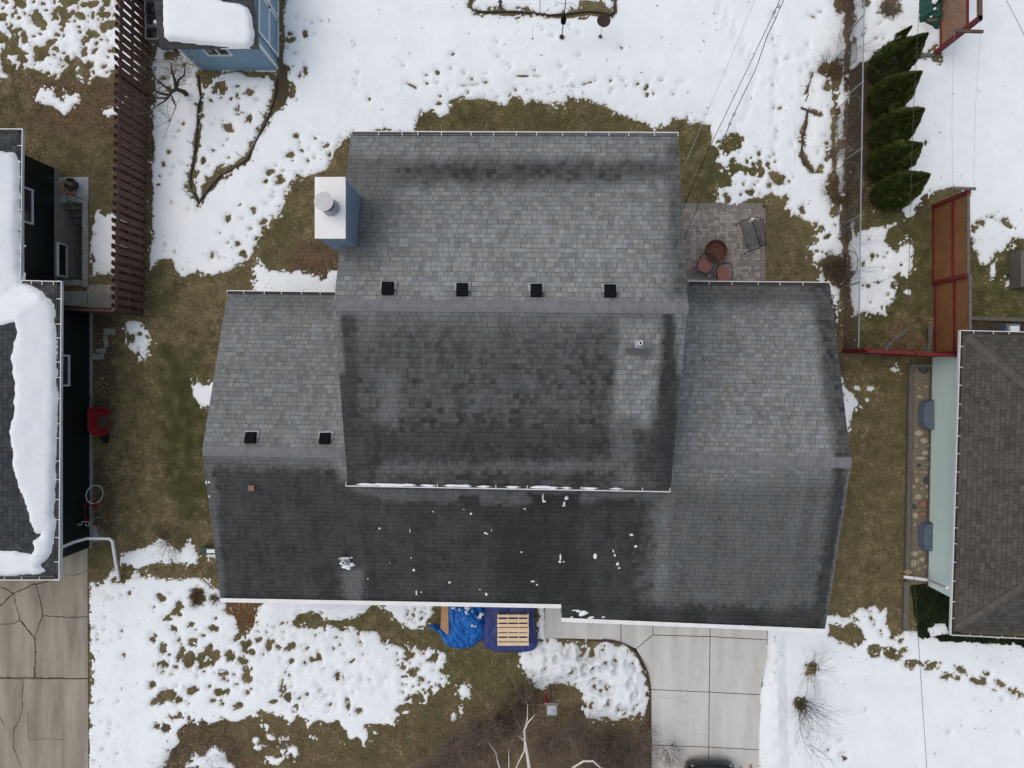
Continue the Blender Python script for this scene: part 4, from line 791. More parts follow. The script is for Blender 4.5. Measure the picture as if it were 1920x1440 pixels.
# ---- dark green neighbour on the left ----
nb = thing('house', (-16, 0, 0), 'dark green house at the left edge with thick snow on its black shingle roof', 'house')
E = 2.6; xl = W(117, 700, E).x+.02; xu = W(44.5, 400, E).x+.02; yt = W(118, 527, E).y; yb = W(113, 1086, E).y; yu = W(45, 242, E).y; XW = -27.0
def hip(parent, x0, x1, y0, y1, z0, sl, mat, name='roof_slope', wetv=.3, over=0):
    h = min(x1-x0, y1-y0)/2; zt = z0+sl*h
    if (x1-x0) > (y1-y0): rA, rB = (x0+h, (y0+y1)/2, zt), (x1-h, (y0+y1)/2, zt)
    else: rA, rB = ((x0+x1)/2, y0+h, zt), ((x0+x1)/2, y1-h, zt)
    P = [(x0, y0, z0), (x1, y0, z0), (x1, y1, z0), (x0, y1, z0)]
    if (x1-x0) > (y1-y0): F = [(P[0], P[1], rB, rA), (P[2], P[3], rA, rB), (P[1], P[2], rB), (P[3], P[0], rA)]
    else: F = [(P[1], P[2], rB, rA), (P[3], P[0], rA, rB), (P[0], P[1], rA), (P[2], P[3], rB)]
    for f in F:
        a, b = Vector(f[0]), Vector(f[1]); dd = (b-a).normalized(); me = bpy.data.meshes.new(name); off = root_loc(parent)
        me.from_pydata([tuple(Vector(p)-off) for p in f], [], [tuple(range(len(f)))]); me.materials.append(MAT[mat]); l = me.uv_layers.new(name='UVMap')
        k = math.sqrt(1+sl*sl)
        for i, p in enumerate(f):
            q = Vector(p)-a; u = q.dot(dd); l.data[i].uv = (u+a.x*3.1, 20-abs((q-dd*u).to_2d().length)*k)
        at = me.attributes.new('wet', 'FLOAT', 'POINT'); at.data.foreach_set('value', [wetv]*len(f)); o = bpy.data.objects.new(name, me); link(o, parent)
    m = MB(); m.add([(x0, y0, z0-.01), (x1, y0, z0-.01), (x1, y1, z0-.01), (x0, y1, z0-.01)], [(3, 2, 1, 0)])
    for i in range(4): a, b = Vector(P[i]), Vector(P[(i+1) % 4]); m.quad(a-Vector((0, 0, .005)), b-Vector((0, 0, .005)), b-Vector((0, 0, .14)), a-Vector((0, 0, .14)))
    m.build('fascia', 'white_metal', parent)
    return P, rA, rB
hip(nb, XW, xl-.1, yb+.1, yt-.1, E, .36, 'shingle_dark'); hip(nb, XW, xu-.1, -2.0, yu-.1, E, .36, 'shingle_dark')
gutter(nb, (117.5, 527), (113, 1086), E+.02, (1, -.007), .17, 15, seed=8); gutter(nb, (44.5, 243), (41, 524), E+.02, (1, 0), .17, 9, seed=9)
gutter(nb, (-300, 1087.5), (113, 1087.5), E+.02, (0, -1), .10, 12, seed=10); gutter(nb, (42, 525.5), (117.5, 527.5), E+.02, (0, 1), .13, 4, seed=11); gutter(nb, (-300, 242), (44.5, 242), E+.02, (0, 1), .12, 8, seed=12)
m = MB(); bx = -15.64; ub = -16.75
m.box((XW+bx)/2, (-6.15+2.35)/2, 1.3, bx-XW, 8.5, 2.4); m.box((XW+ub)/2, (2.36+7.4)/2, 1.42, ub-XW, 5.04, 2.2); m.build('wall', 'green_siding', nb)
m = MB(); m.box((XW+ub)/2, 4.9, -.85, ub-XW+.02, 5.0, 2.4); m.box((XW+bx)/2+.03, -1.9, .05, bx-XW+.05, 8.55, .14); m.build('foundation', 'grey_block', nb)
window(nb, ub, W(0, 392, 1.6).y+.08, 1.55, 2.32, 1.08, 'y', 1, split=0); window(nb, bx, W(0, 695, 1).y, 1.35, 1.95, .95, 'y', 1, 'white_metal', split=0)
window(nb, ub+.01, 4.18, -.26, .18, 1.1, 'y', 1, split=0)
pts = [W(116, 1026, 2.45), W(140, 1016, 1.9), W(163, 1009.5, 1.35), W(205, 1010, 1.05), W(211, 1015, 1.0), W(216, 1050, .55), W(223, 1088, .12)]
m = MB()
for i in range(len(pts)-1): m.beam(pts[i], pts[i+1], .08, .07)
m.build('downspout', 'white_metal', nb)
# stairwell
st = thing('stairwell', ((hx0+hx1)/2, 5, 0), 'sunken concrete basement stairs beside the dark green wall with thin black railing', 'stairs')
m = MB(); m.box(hx1+.09, (hy0+hy1)/2, -1.08, .20, hy1-hy0+.5, 2.34); m.box((hx0+hx1)/2, hy0-.09, -1.09, hx1-hx0+.2, .20, 2.3); m.box((hx0+hx1)/2, hy1+.09, -1.09, hx1-hx0+.2, .2, 2.3); m.build('retaining_wall', 'grey_block', st)
m = MB(); m.box((hx0+hx1)/2, (hy0+hy1)/2, -2.2, hx1-hx0+.3, hy1-hy0+.3, .1); m.build('landing', 'old_concrete', st)
ns = 9
for k in range(ns-1):
    m = MB(); z = -.22*(k+1)+.05; y = hy1-.21*(k+.5); m.box((hx0+hx1)/2+.02, y, z-.02, hx1-hx0-.02, .235, .05); m.box((hx0+hx1)/2+.02, y+.10, z-.15, hx1-hx0-.03, .02, .2); m.build('step', 'grey_wood', st)
m = MB()
rl = [(hx1+.02, hy1+.1), (hx1+.02, hy0), (hx0+.15, hy0-.02)]
for h in (.5, .95):
    m.tube([(x, y, h) for x, y in rl], .014, 5)
for x, y in rl+[(hx1+.02, 5.3), (hx1+.02, 4.4), (-16.3, hy0-.01)]: m.tube([(x, y, 0), (x, y, .97)], .016, 5)
m.tube([(hx0+.75, hy1-.1, .8), (hx0+.75, hy0+.5, -1.2)], .016, 5); m.tube([(hx0+.75, hy1-.1, .8), (hx0+.75, hy1-.1, 0)], .016, 5); m.build('railing', 'dark_metal', st)
# snow blanket on its roof
def hipz(x, y, x0, x1, y0, y1, z0, sl):
    return z0+sl*np.minimum(np.minimum(x-x0, x1-x), np.minimum(y-y0, y1-y))
X, Y = np.meshgrid(np.arange(-22, xl+.02, .06), np.arange(yb-.02, yu+.02, .06))
Zr = np.maximum(hipz(X, Y, XW, xl-.1, yb+.1, yt-.1, E, .36), hipz(X, Y, XW, xu-.1, -2.0, yu-.1, E, .36))
PX = NX+X*FPX/(H-Zr-.15); PY = NY-Y*FPX/(H-Zr-.15); M = Mask(PX, PY, -60)
M.addp([(-400,280),(0,282),(22,286),(30,300),(31,400),(31,500),(38,526),(75,545),(80,556),(97,572),(99,590),(98,606),(101,640),(102,760),(100,820),(98,900),(96,960),(96,1020),(90,1040),(78,1052),(72,1062),(80,1073),(50,1080),(0,1082),(-400,1085)])
M.cut([(-400,606),(0,606),(20,604),(24,618),(22,640),(16,672),(20,700),(23,740),(20,770),(13,812),(18,850),(19,885),(30,915),(42,950),(52,980),(62,1000),(72,1002),(68,1010),(58,1018),(60,1030),(54,1042),(40,1042),(20,1036),(0,1034),(-400,1030)]); M.warp(4.5, 14, 4, 4)
F = M.F; t = np.where(F > 0, .13*(1-np.exp(-F/4.0)), F*.01); Zs = Zr+np.maximum(t, -.05)+np.clip(F/8, 0, 1)*(fbm(X*1.3, Y*1.3, 15, 3)-.5)*.08
keep = (np.maximum(F[:-1, :-1], F[1:, 1:]) > -2) & (Zr[:-1, :-1] > E-.02)
o = grid_obj('roof_snow', X, Y, Zs, keep, 'snow', attrs=dict(dirt=F*0+.4, thin=np.exp(-np.maximum(F, 0)/2)*.4), kind='stuff')

# ---- pale green neighbour on the right ----
rn_ = thing('house', (16, -3, 0), 'pale green house at the right edge with a brown-grey hipped shingle roof', 'house')
E2 = 2.5; ga, gb, gc, gd = (1798.5, 619), (1780.5, 1190.5), (1921, 622.5), (1921, 1198)
a, b = W(*ga, E2), W(*gb, E2); hx = (a.x+b.x)/2
def hip_rot(parent, A, Bp, width, z0, sl, mat):
    """hip roof whose west eave runs A->Bp"""
    A, Bp = Vector((A.x, A.y, z0)), Vector((Bp.x, Bp.y, z0)); dd = (Bp-A).normalized(); s = Vector((-dd.y, dd.x, 0)); L = (Bp-A).length; h = L/2
    if s.x < 0: s = -s
    C, D = A+s*width, Bp+s*width; r1, r2 = A+dd*h+s*h+Vector((0, 0, sl*h)), A+dd*h+s*(width-h)+Vector((0, 0, sl*h)); k = math.sqrt(1+sl*sl)
    for f in ((A, Bp, r1), (A, r1, r2, C), (Bp, D, r2, r1), (C, r2, D)):
        if f[0] is A and len(f) == 4: e0, e1 = A, C
        elif f[0] is Bp: e0, e1 = Bp, D
        elif f[0] is C: e0, e1 = C, D
        else: e0, e1 = A, Bp
        ed = (e1-e0).normalized(); off = root_loc(parent); me = bpy.data.meshes.new('roof_slope'); me.from_pydata([tuple(p-off) for p in f], [], [tuple(range(len(f)))]); me.materials.append(MAT[mat]); l = me.uv_layers.new(name='UVMap')
        for i, p in enumerate(f): q = p-e0; u = q.dot(ed); l.data[i].uv = (u, 30-(q-ed*u).to_2d().length*k)
        at = me.attributes.new('wet', 'FLOAT', 'POINT'); at.data.foreach_set('value', [.35]*len(f)); o = bpy.data.objects.new('roof_slope', me); link(o, parent)
    m = MB(); P = [A, Bp, D, C]
    for i in range(4): p, q = P[i]-Vector((0, 0, .005)), P[(i+1) % 4]-Vector((0, 0, .005)); m.quad(p, q, q-Vector((0, 0, .14)), p-Vector((0, 0, .14)))
    m.quad(*[p-Vector((0, 0, .012)) for p in P]); m.build('fascia', 'white', parent); return A, Bp, C, D, r1, r2
A_, B_, C_, D_, r1, r2 = hip_rot(rn_, a+Vector((.1, -.1, 0)), b+Vector((.1, .1, 0)), 13.5, E2, .42, 'shingle_brown')
ridge_cap(rn_, A_+Vector((.1, -.1, .03)), r1, .13, .045, .03); ridge_cap(rn_, B_+Vector((.1, .1, .03)), r1, .13, .045, .03)
for c in KIDS[rn_.name]:
    if c.name.startswith('ridge_cap'): c.data.materials[0] = MAT['cap_brown'] if 'cap_brown' in MAT else MAT['cap']
gutter(rn_, ga, gb, E2+.02, (-1, .03), .12, 17, seed=13); gutter(rn_, ga, (1921+300, 629), E2+.02, (.01, 1), .10, 14, seed=14); gutter(rn_, gb, (1921+300, 1212), E2+.02, (-.05, -1), .07, 14, seed=15)
m = MB(); base = P2([(1745.5, 668), (1737.5, 1097), (2300, 1112), (2300, 668)]); m.prism(base, 0, 2.4); m.build('wall', 'pale_siding_l', rn_)
m = MB(); base = P2([(1743, 667), (1735, 1098), (1737, 1098), (1745, 667)]); m.prism(base, 0, .12); m.build('foundation', 'grey_wood', rn_)
pts = [W(1783, 1102, 2.4), W(1742, 1087, .35), W(1738, 1086, .12), W(1692, 1080, .06)]
m = MB(); m.beam(pts[0]+Vector((-.12, 0, 0)), pts[1]+Vector((-.05, 0, 0)), .09, .07); m.beam(pts[1]+Vector((-.05, 0, 0)), pts[3]+Vector((0, 0, .08)), .10, .07); m.build('downspout', 'white_metal', rn_)

# ---- blue shed ----
sh = thing('shed', (-10.3, 12.8, 0), 'light blue garden shed with white trimmed doors and a snow covered roof', 'shed')
wx0, wx1, wy0 = W(377, 131).x, W(521, 133).x, W(440, 132).y; wy1 = wy0+3.4
m = MB(); m.box((wx0+wx1)/2, (wy0+wy1)/2, 1.07, wx1-wx0, wy1-wy0, 2.14); m.build('wall', 'shed_blue_l', sh)
ex0, ex1, ey0 = W(300, 50, 2.2).x, W(485, 50, 2.2).x, W(440, 90, 2.2).y; ey1 = wy1+.2; ym = (ey0+ey1)/2; zr = 2.2+.28*(ym-ey0)
for y0_, y1_ in ((ey0, ym), (ey1, ym)):
    c = [Vector((ex0, y1_, zr)), Vector((ex1, y1_, zr)), Vector((ex1, y0_, 2.2)), Vector((ex0, y0_, 2.2))]
    roof_patch(None, sh, 'roof_slope', c, (c[0], c[1]), (8, 8), 'shingle_dark', [], .4, .28, .09, 'grey_plastic')
window(sh, (W(385, 95, 1.5).x+W(432, 95, 1.5).x)/2, wy0, 1.3, 1.78, .74, 'x', -1, 'white')
m = MB(); m.box(wx1+.01, wy0+.06, 1.07, .05, .12, 2.1); m.build('corner_trim', 'white', sh); m = MB(); m.box(wx0+.02, wy0-.012, 1.07, .08, .03, 2.1); m.build('corner_trim', 'white', sh)
for k in range(2):
    y0_ = wy0+.42+k*1.42; m = MB(); m.box(wx1+.02, y0_+.68, 1.02, .04, 1.34, 1.92); dr = m.build('door', 'shed_blue', sh); m = MB()
    for yy in (y0_+.04, y0_+1.32): m.box(wx1+.05, yy, 1.02, .03, .09, 1.94)
    for zz in (.09, 1.02, 1.95): m.box(wx1+.052, y0_+.68, zz, .03, 1.2, .09)
    m.build('door_trim', 'white', dr)
m = MB(); m.box(wx1+.09, wy0+1.72, 1.1, .03, .04, .14); m.build('handle', 'dark_metal', sh)
X, Y = np.meshgrid(np.arange(ex0-.02, ex1+.02, .05), np.arange(ey0-.02, ey1, .05)); Zr = np.where(Y < ym, 2.2+.28*(Y-ey0), zr-.28*(Y-ym))
PX = NX+X*FPX/(H-Zr-.12); PY = NY-Y*FPX/(H-Zr-.12); M = Mask(PX, PY, -60); M.addp([(303,-60),(303,40),(306,65),(314,73),(340,76),(390,82),(440,86),(462,88),(472,80),(474,60),(470,30),(462,12),(445,4),(415,0),(400,-8),(380,-60)]); M.warp(1.2, 9, 6, 2)
F = M.F; t = np.where(F > 0, .16*(1-np.exp(-F/3.5)), F*.01); Zs = Zr+np.maximum(t, -.05)+np.clip(F/8, 0, 1)*(fbm(X*1.6, Y*1.6, 18, 3)-.5)*.03
grid_obj('roof_snow', X, Y, Zs, (np.maximum(F[:-1, :-1], F[1:, 1:]) > -2), 'snow', attrs=dict(dirt=F*0), kind='stuff')

# ---------------- fences ----------------
def picket_fence(label, A, B, h, ps, mats, off=.055, w=.14, nposts=8, seed=1):
    A, B = Vector(A), Vector(B); d = (B-A).normalized(); s = Vector((-d.y, d.x, 0)); L = (B-A).length; r = random.Random(seed); rz = math.atan2(d.y, d.x)
    t = thing('wooden_fence', A, label, 'fence'); n = int(L/ps)
    for side, ph in ((1, 0), (-1, .5)):
        m = MB()
        for i in range(n):
            p = A+d*((i+.5+ph)*ps+r.uniform(-.012, .012))+s*(side*off); hh = h+r.uniform(-.02, .02)
            if (p-A).length > L: continue
            m.box(p.x, p.y, hh/2, w, .02, hh, rz+r.uniform(-.01, .01)); m.box(p.x, p.y, hh+.02, w*.72, .02, .04, rz, .8)
        m.build('picket_panel', mats[0], t)
    for z in (.3, h*.52, h-.22):
        m = MB(); m.beam(A+Vector((0, 0, z)), B+Vector((0, 0, z)), .06, .09); m.build('rail', mats[1], t)
    for i in range(nposts):
        p = A+d*(L*i/(nposts-1)); m = MB(); m.box(p.x, p.y, (h-.05)/2, .085, .085, h-.05, rz); m.build('post', mats[1], t)
    return t
picket_fence('long reddish brown shadowbox picket fence running up the left side', W(279, -70), W(268.5, 588), 1.88, .285, ('fence_brown', 'rail_brown'), off=.06, w=.172, nposts=9)
picket_fence('short brown picket fence closing the gap between tall fence and dark green garage', W(266, 590), W(172, 584), 1.85, .16, ('fence_brown', 'rail_brown'), nposts=2, seed=3)
# chain link
cf = thing('chain_link_fence', W(1585, 300), 'galvanised chain link fence beside the row of conifers', 'fence')
FA, FB = W(1592, -60), W(1580.5, 657); hgt = 1.2; m = MB(); d = (FB-FA).normalized(); L = (FB-FA).length
m.tube([FA+Vector((0, 0, hgt)), FB+Vector((0, 0, hgt))], .022, 6); m.build('top_rail', 'galv', cf)
for i in range(7): p = FA+d*(L*i/6); m = MB(); m.tube([p, p+Vector((0, 0, hgt+.04))], .03, 6); m.build('post', 'galv', cf)
m = MB(); sp = .085; n = int((L+hgt)/sp)
for i in range(n):
    for sgn in (1, -1):
        x0 = i*sp-(hgt if sgn > 0 else 0); p0, p1 = x0, x0+sgn*hgt
        q0, q1 = (x0, 0.02), (x0+sgn*hgt, hgt)
        if sgn < 0: q0, q1 = (x0, .02), (x0-hgt, hgt)
        lo, hi = 0, L
        def clip(a, b):
            (xa, za), (xb, zb) = a, b
            if xa < 0: za += (0-xa)*(zb-za)/(xb-xa); xa = 0
            if xa > L: za += (L-xa)*(zb-za)/(xb-xa); xa = L
            return xa, za
        if max(q0[0], q1[0]) < 0 or min(q0[0], q1[0]) > L: continue
        a2 = clip(q0, q1); b2 = clip(q1, q0)
        m.tube([FA+d*a2[0]+Vector((0, 0, a2[1])), FA+d*b2[0]+Vector((0, 0, b2[1]))], .0028, 3, False)
m.build('wire_mesh', 'dark_metal', cf)
# red framed lattice fence
def lattice(m, y0, y1, x, z0, z1, sp=.085, w=.042):
    L = y1-y0; hh = z1-z0; n = int((L+hh)/sp)
    for i in range(n):
        for sgn in (1, -1):
            c = i*sp; a, b = (c-hh, z0), (c, z1)
            if sgn < 0: a, b = (c, z0), (c-hh, z1)
            def cl(a, b):
                (ya, za), (yb, zb) = a, b
                if ya < 0: za += -ya*(zb-za)/(yb-ya); ya = 0
                if ya > L: za += (L-ya)*(zb-za)/(yb-ya); ya = L
                return ya, za
            if max(a[0], b[0]) <= 0 or min(a[0], b[0]) >= L: continue
            p, q = cl(a, b), cl(b, a)
            if abs(p[0]-q[0]) < .02: continue
            m.beam((x+sgn*.006, y0+p[0], p[1]), (x+sgn*.006, y0+q[0], q[1]), w, .008, (1, 0, 0))
lx = W(1750, 500).x
lf = thing('lattice_fence', (lx, 3, 0), 'red framed brown lattice fence standing just above the pale green house', 'fence')
yA, yB, yC = W(0, 388).y, W(0, 531).y, W(0, 664).y
for (y1, y0, dx) in ((yA, yB, 0), (yB, yC, .06)):
    m = MB(); lattice(m, y0+.06, y1-.06, lx+dx, .08, 1.98, .10, .038); m.build('lattice_panel', 'lattice', lf)
    for z in (.05, 1.22): m = MB(); m.beam((lx+dx-.03, y0, z), (lx+dx-.03, y1, z), .05, .09); m.build('rail', 'red_wood', lf)
    m = MB(); m.beam((lx+dx, y0, 2.02), (lx+dx, y1, 2.02), .09, .05); m.build('top_rail', 'grey_wood', lf)
for y, h in ((yA, 2.1), (yB, 1.98), (yC, 2.0)): m = MB(); m.box(lx-.02, y, h/2, .13, .13, h); m.build('post', 'red_wood', lf)
m = MB(); m.beam(W(1783, 353, 2.13), W(1829, 354, 2.13), .09, .07); m.build('crossbar', 'grey_wood', lf)
uf = thing('lattice_fence', (W(1755, 60).x, 12, 0), 'red framed brown lattice screen at the top right corner beneath a tall red frame', 'fence')
ux = W(1752, 90).x; y0, y1 = W(0, 100).y, W(0, -90).y
m = MB(); lattice(m, y0, y1, ux, .42, 1.9, .10, .038); m.build('lattice_panel', 'lattice', uf)
for z in (.4, 1.92): m = MB(); m.beam((ux, y0, z), (ux, y1, z), .06, .07); m.build('rail', 'red_wood', uf)
m = MB(); m.box(ux, y0-.02, 1.3, .14, .14, 2.6); m.build('post', 'red_wood', uf); m = MB(); m.box(ux, y1, 1.3, .14, .14, 2.6); m.build('post', 'red_wood', uf)
m = MB(); m.beam((ux, y0-.1, 2.55), (ux, y1, 2.55), .13, .10); m.build('top_beam', 'rail_brown', uf)
m = MB(); m.beam(W(1791, 58, 2.05), W(1843, 59.5, 2.05), .09, .08); m.build('crossbar', 'rail_brown', uf)
# clotheslines strung between the two crossbars
for k, (a, b, lab) in enumerate(((W(1790, 59, 2.1), W(1787, 354, 2.18), 'thin clothesline strung nearer the conifers between the two red fence frames'), (W(1839, 60, 2.1), W(1826, 354, 2.18), 'thin clothesline strung further right between the two red fence frames'))):
    m = MB(); m.tube([a.lerp(b, i/10)-Vector((0, 0, .1*math.sin(math.pi*i/10))) for i in range(11)], .004, 4); tag(m.build('clothesline', 'galv'), lab, 'clothesline', 'clotheslines')
rf = thing('board_fence', W(1585, 660), 'solid red board fence between the house corner and pale green house', 'fence')
A, B = Vector((W(1581, 660).x, .84, 0)), Vector((W(1752, 668).x, .70, 0)); d = (B-A).normalized(); L = (B-A).length
for k in range(2):
    p0, p1 = A+d*(L*k/2+.02), A+d*(L*(k+1)/2-.02); m = MB(); n = 16
    for i in range(n): q = p0.lerp(p1, (i+.5)/n); m.box(q.x, q.y-k*.02, .9, (p1-p0).length/n-.01, .022, 1.7, math.atan2(d.y, d.x))
    g = m.build('board_panel', 'red_wood', rf); m = MB(); m.beam(p0+Vector((0, -k*.02, 1.77)), p1+Vector((0, -k*.02, 1.77)), .12, .05); m.build('cap_board', 'red_wood', rf)
for p in (A, A.lerp(B, .5), B): m = MB(); m.box(p.x, p.y+.06, .86, .1, .1, 1.72); m.build('post', 'red_wood', rf)

# ---------------- vegetation ----------------
def conifer(rseed, h=2.85, rad=.63, twin=False, leaves=44000):
    r = np.random.RandomState(rseed); n = leaves
    t = r.rand(n)**.8; a = r.uniform(0, 6.283, n); prof = np.where(t < .2, .75+.25*t/.2, 1-((t-.2)/.8)**1.7); cl_ = fbm(a*3.2+rseed*5, t*16, rseed, 3); lob = .72+.30*fbm(a*1.1+rseed*5, t*4, rseed, 2)+.34*cl_
    q = r.rand(n)**.28; rr = rad*prof*lob*q; x, y, z = np.cos(a)*rr, np.sin(a)*rr, .04+t*h*(.97+.04*np.sin(a*5))
    if twin:
        k = r.rand(n) < .10; tt = r.rand(n); x = np.where(k, -.30+.16*(1-tt)*np.cos(a)*q, x); y = np.where(k, .42+.16*(1-tt)*np.sin(a)*q, y); z = np.where(k, h*.62+tt*.75, z)
    l = r.uniform(.03, .065, n); up = r.uniform(.3, 1.2, n); ux, uy, uz = np.cos(a)*.75, np.sin(a)*.75, up; L = np.sqrt(ux**2+uy**2+uz**2); ux, uy, uz = ux/L*l, uy/L*l, uz/L*l
    b = r.uniform(0, 6.28, n); w = r.uniform(.007, .018, n); sx_, sy_, sz_ = np.cos(b)*w, np.sin(b)*w, r.uniform(-1, 1, n)*w
    P = np.stack([x, y, z], -1); U = np.stack([ux, uy, uz], -1); S = np.stack([sx_, sy_, sz_], -1)
    co = np.stack([P-U*.3, P+S+U*.3, P+U, P-S+U*.3], 1).reshape(-1, 3); tone = np.clip(1.3*(cl_-.38)+.25*(q-.7)+.45*r.rand(n), 0, 1)
    return raw_mesh('crown', co, np.arange(n*4).reshape(-1, 4), 'evergreen', tone)
cm = [conifer(1), conifer(2), conifer(3, twin=True)]
for i, (px, py, k, h, rz, lab) in enumerate(((1650,139,2,1.04,0,'double tipped dark green arborvitae, topmost of the five conifers'), (1644,199,0,.99,1.1,'arborvitae second from the top of the five conifers'), (1647,261,1,1.0,2.3,'arborvitae in the middle of the five conifers'), (1646,318,0,.98,4.0,'arborvitae second from the bottom of the five conifers'), (1655,371,1,1.02,5.1,'arborvitae lowest of the five conifers, nearest the red lattice fence'))):
    t = thing('conifer', W(px, py), lab, 'conifer', 'conifers in a row along the chain link fence', rz); t.scale = (1, 1, h)
    o = bpy.data.objects.new('crown', cm[k]); link(o, t); m = MB(); m.tube([(0, 0, -.05), (0, 0, 1), (0, 0, 2.4)], [.06, .045, .01], 7); m.build('trunk', 'bark', t, world=False)
def twig_mesh(m, p, d, L, rad, depth, r, spread=.5, grav=0, kids=3, wob=.18, seg=4, n=3):
    pts = [Vector(p)]; rr = [rad]; d = Vector(d).normalized(); pos = Vector(p)
    for i in range(seg):
        d = (d+Vector((r.gauss(0, wob), r.gauss(0, wob), r.gauss(0, wob)-grav))).normalized(); pos = pos+d*(L/seg); pos.z = max(pos.z, .02); pts.append(pos.copy()); rr.append(rad*(1-.75*(i+1)/seg))
    m.tube(pts, rr, n if depth > 0 else 3, False)
    if depth > 0:
        for k in range(kids):
            i = r.randint(1, seg); dd = (pts[i]-pts[i-1]).normalized(); nd = (dd+Vector((r.gauss(0, spread), r.gauss(0, spread), r.gauss(0, spread*.6)))).normalized()
            twig_mesh(m, pts[i], nd, L*r.uniform(.4, .7), rr[i]*.65, depth-1, r, spread, grav, kids, wob, seg, n)
def shrub(name, px, py, label, n, L, rad, mat, spread=.7, up=1.0, depth=2, kids=3, seed=1, base=.12, group=None, lean=(0, 0), cat='shrub', wob=.16):
    r = random.Random(seed); c = W(px, py); m = MB()
    for i in range(int(n*(1.5 if group else 1))):
        a = r.uniform(0, 6.28); q = r.uniform(0, 1)*base; e = r.uniform(.3, 1)*spread
        twig_mesh(m, c+Vector((math.cos(a)*q, math.sin(a)*q, 0)), (math.cos(a)*e+lean[0], math.sin(a)*e+lean[1], up), L*r.uniform(.6, 1.1), rad*r.uniform(.6, 1), depth, r, .5, 0, kids, wob)
    return tag(m.build(name, mat, None), label, cat, group)
shrub('shrub', 1502, 1318, 'bare upright many stemmed shrub in the snow right of the driveway, lower one', 46, 1.9, .010, 'twig_dark', .42, 1.3, 2, 3, 5, .22)
m = shrub('shrub', 1521, 1255, 'bare sprawling shrub in the snow right of the driveway, upper one', 24, 1.0, .009, 'twig_dark', 1.25, .55, 2, 3, 6, .2)
shrub('shrub', 1512, 1396, 'thin bare branching sapling below the two driveway shrubs', 2, 2.3, .016, 'twig', .5, 1.2, 2, 3, 16, .03, lean=(.25, .05))
shrub('shrub', 321, 1013, 'dark bare twiggy bush on the grass beside the white downspout', 60, .75, .007, 'twig_dark', 1.3, .7, 2, 3, 7, .35)
shrub('shrub', 340, 125, 'grey leafless shrub against the blue shed corner', 60, .8, .006, 'twig', .9, 1, 2, 3, 8, .3)
shrub('shrub', 1560, 505, 'dense brown brushy shrub where the chain link fence meets the house corner', 170, .62, .007, 'twig_dark', 1.1, 1, 2, 3, 9, .36)
shrub('shrub', 1553, 128, 'rust red dead shrub by the chain link fence near the top conifer', 80, .55, .006, 'twig_red', 1.3, .6, 2, 3, 10, .3)
shrub('shrub', 1562, 366, 'rust brown dead shrub beside the fence level with the lowest conifer', 80, .5, .006, 'twig_red', 1.2, .6, 2, 3, 11, .3)
shrub('shrub', 1588, 95, 'tall grey bare shrub tangled through the chain link fence top', 34, 1.5, .007, 'twig', .8, 1.2, 2, 3, 12, .5)
shrub('shrub', 1580, 12, 'bare dark shrub by the fence at the top edge', 34, 1.0, .007, 'twig_dark', .8, 1, 2, 3, 13, .4)
shrub('shrub', 1563, 290, 'low tan brushy shrub under the iron trellis panels', 60, .9, .006, 'twig', .9, .8, 2, 3, 14, .2, lean=(.5, .2))
shrub('shrub', 1585, 512, 'thin grey branches arching over the fence beside the round trellis', 14, 1.6, .007, 'twig', .7, 1.0, 2, 3, 15, .15, lean=(.5, .05))
shrub('shrub', 1595, 440, 'sparse bare stems along the fence strip below the conifers', 24, .9, .005, 'twig_dark', .8, .9, 2, 3, 17, .5)
shrub('shrub', 1254, 1405, 'leafy dark shrub overhanging the left edge of the driveway', 46, .8, .007, 'twig_dark', 1.0, .9, 2, 4, 18, .3)
shrub('shrub', 1068, 1212, 'fine bare shrub in the snow below the front walk', 18, .7, .0045, 'twig', 1.3, .5, 2, 3, 19, .5)
shrub('shrub', 1102, 1235, 'wispy bare stems lying in the snow mound', 10, .9, .004, 'twig', 1.5, .3, 1, 3, 29, .5)
shrub('shrub', 1030, 1262, 'wispy bare shrub poking from snow above the lantern post', 30, .7, .0045, 'twig', 1.0, .7, 2, 3, 20, .5)
shrub('shrub', 372, 1118, 'orange brown grass clump in snow near the lower left roof corner', 90, .42, .006, 'twig_red', 1.2, .7, 1, 3, 21, .2)
shrub('shrub', 405, 1122, 'small dark brown plant clump in snow under the lower left roof corner', 60, .25, .006, 'twig_dark', 1.2, .6, 1, 3, 22, .14)
def rr_(i): return random.Random(i)
q = rr_(77); k = 0
for px, py, n, L, lab in ((905,1375,52,1.3,'large bare brown bush left of the birch stem'), (860,1410,52,1.2,'dark twiggy bush at the bottom edge, furthest left of the bed'), (950,1345,44,1.1,'brown bush just left of the birch tip'), (1030,1390,52,1.2,'bare brown bush right of the birch stem'), (1090,1370,40,1.0,'thin brown bush below the middle of the snow mound'),
    (1140,1400,48,1.1,'bare brown bush beside the dark leafy driveway shrub'), (1190,1380,36,1.0,'small bare bush near the driveway edge'), (820,1440,44,1.2,'bare bush cut off by the bottom edge, left of the birch'), (980,1300,34,.9,'small bare bush left of the red ornament'), (1100,1435,44,1.1,'bare bush under the arched white branch'), (1185,1440,40,1.1,'bare bush at the bottom edge close to the driveway')):
    shrub('shrub', px, py, lab, n, L, .0155, 'twig' if k % 3 != 2 else 'twig_dark', .9, .8, 2, 4, 100+k, .42, 'brown bushes in the front bed'); k += 1
for px, py, lab in ((400,1410,'brown dead shrub in the bare patch below the left lawn'), (330,1425,'brown twiggy clump above the snow patch at bottom left')): shrub('shrub', px, py, lab, 40, .6, .006, 'twig', 1.3, .5, 2, 3, 200+px, .35)
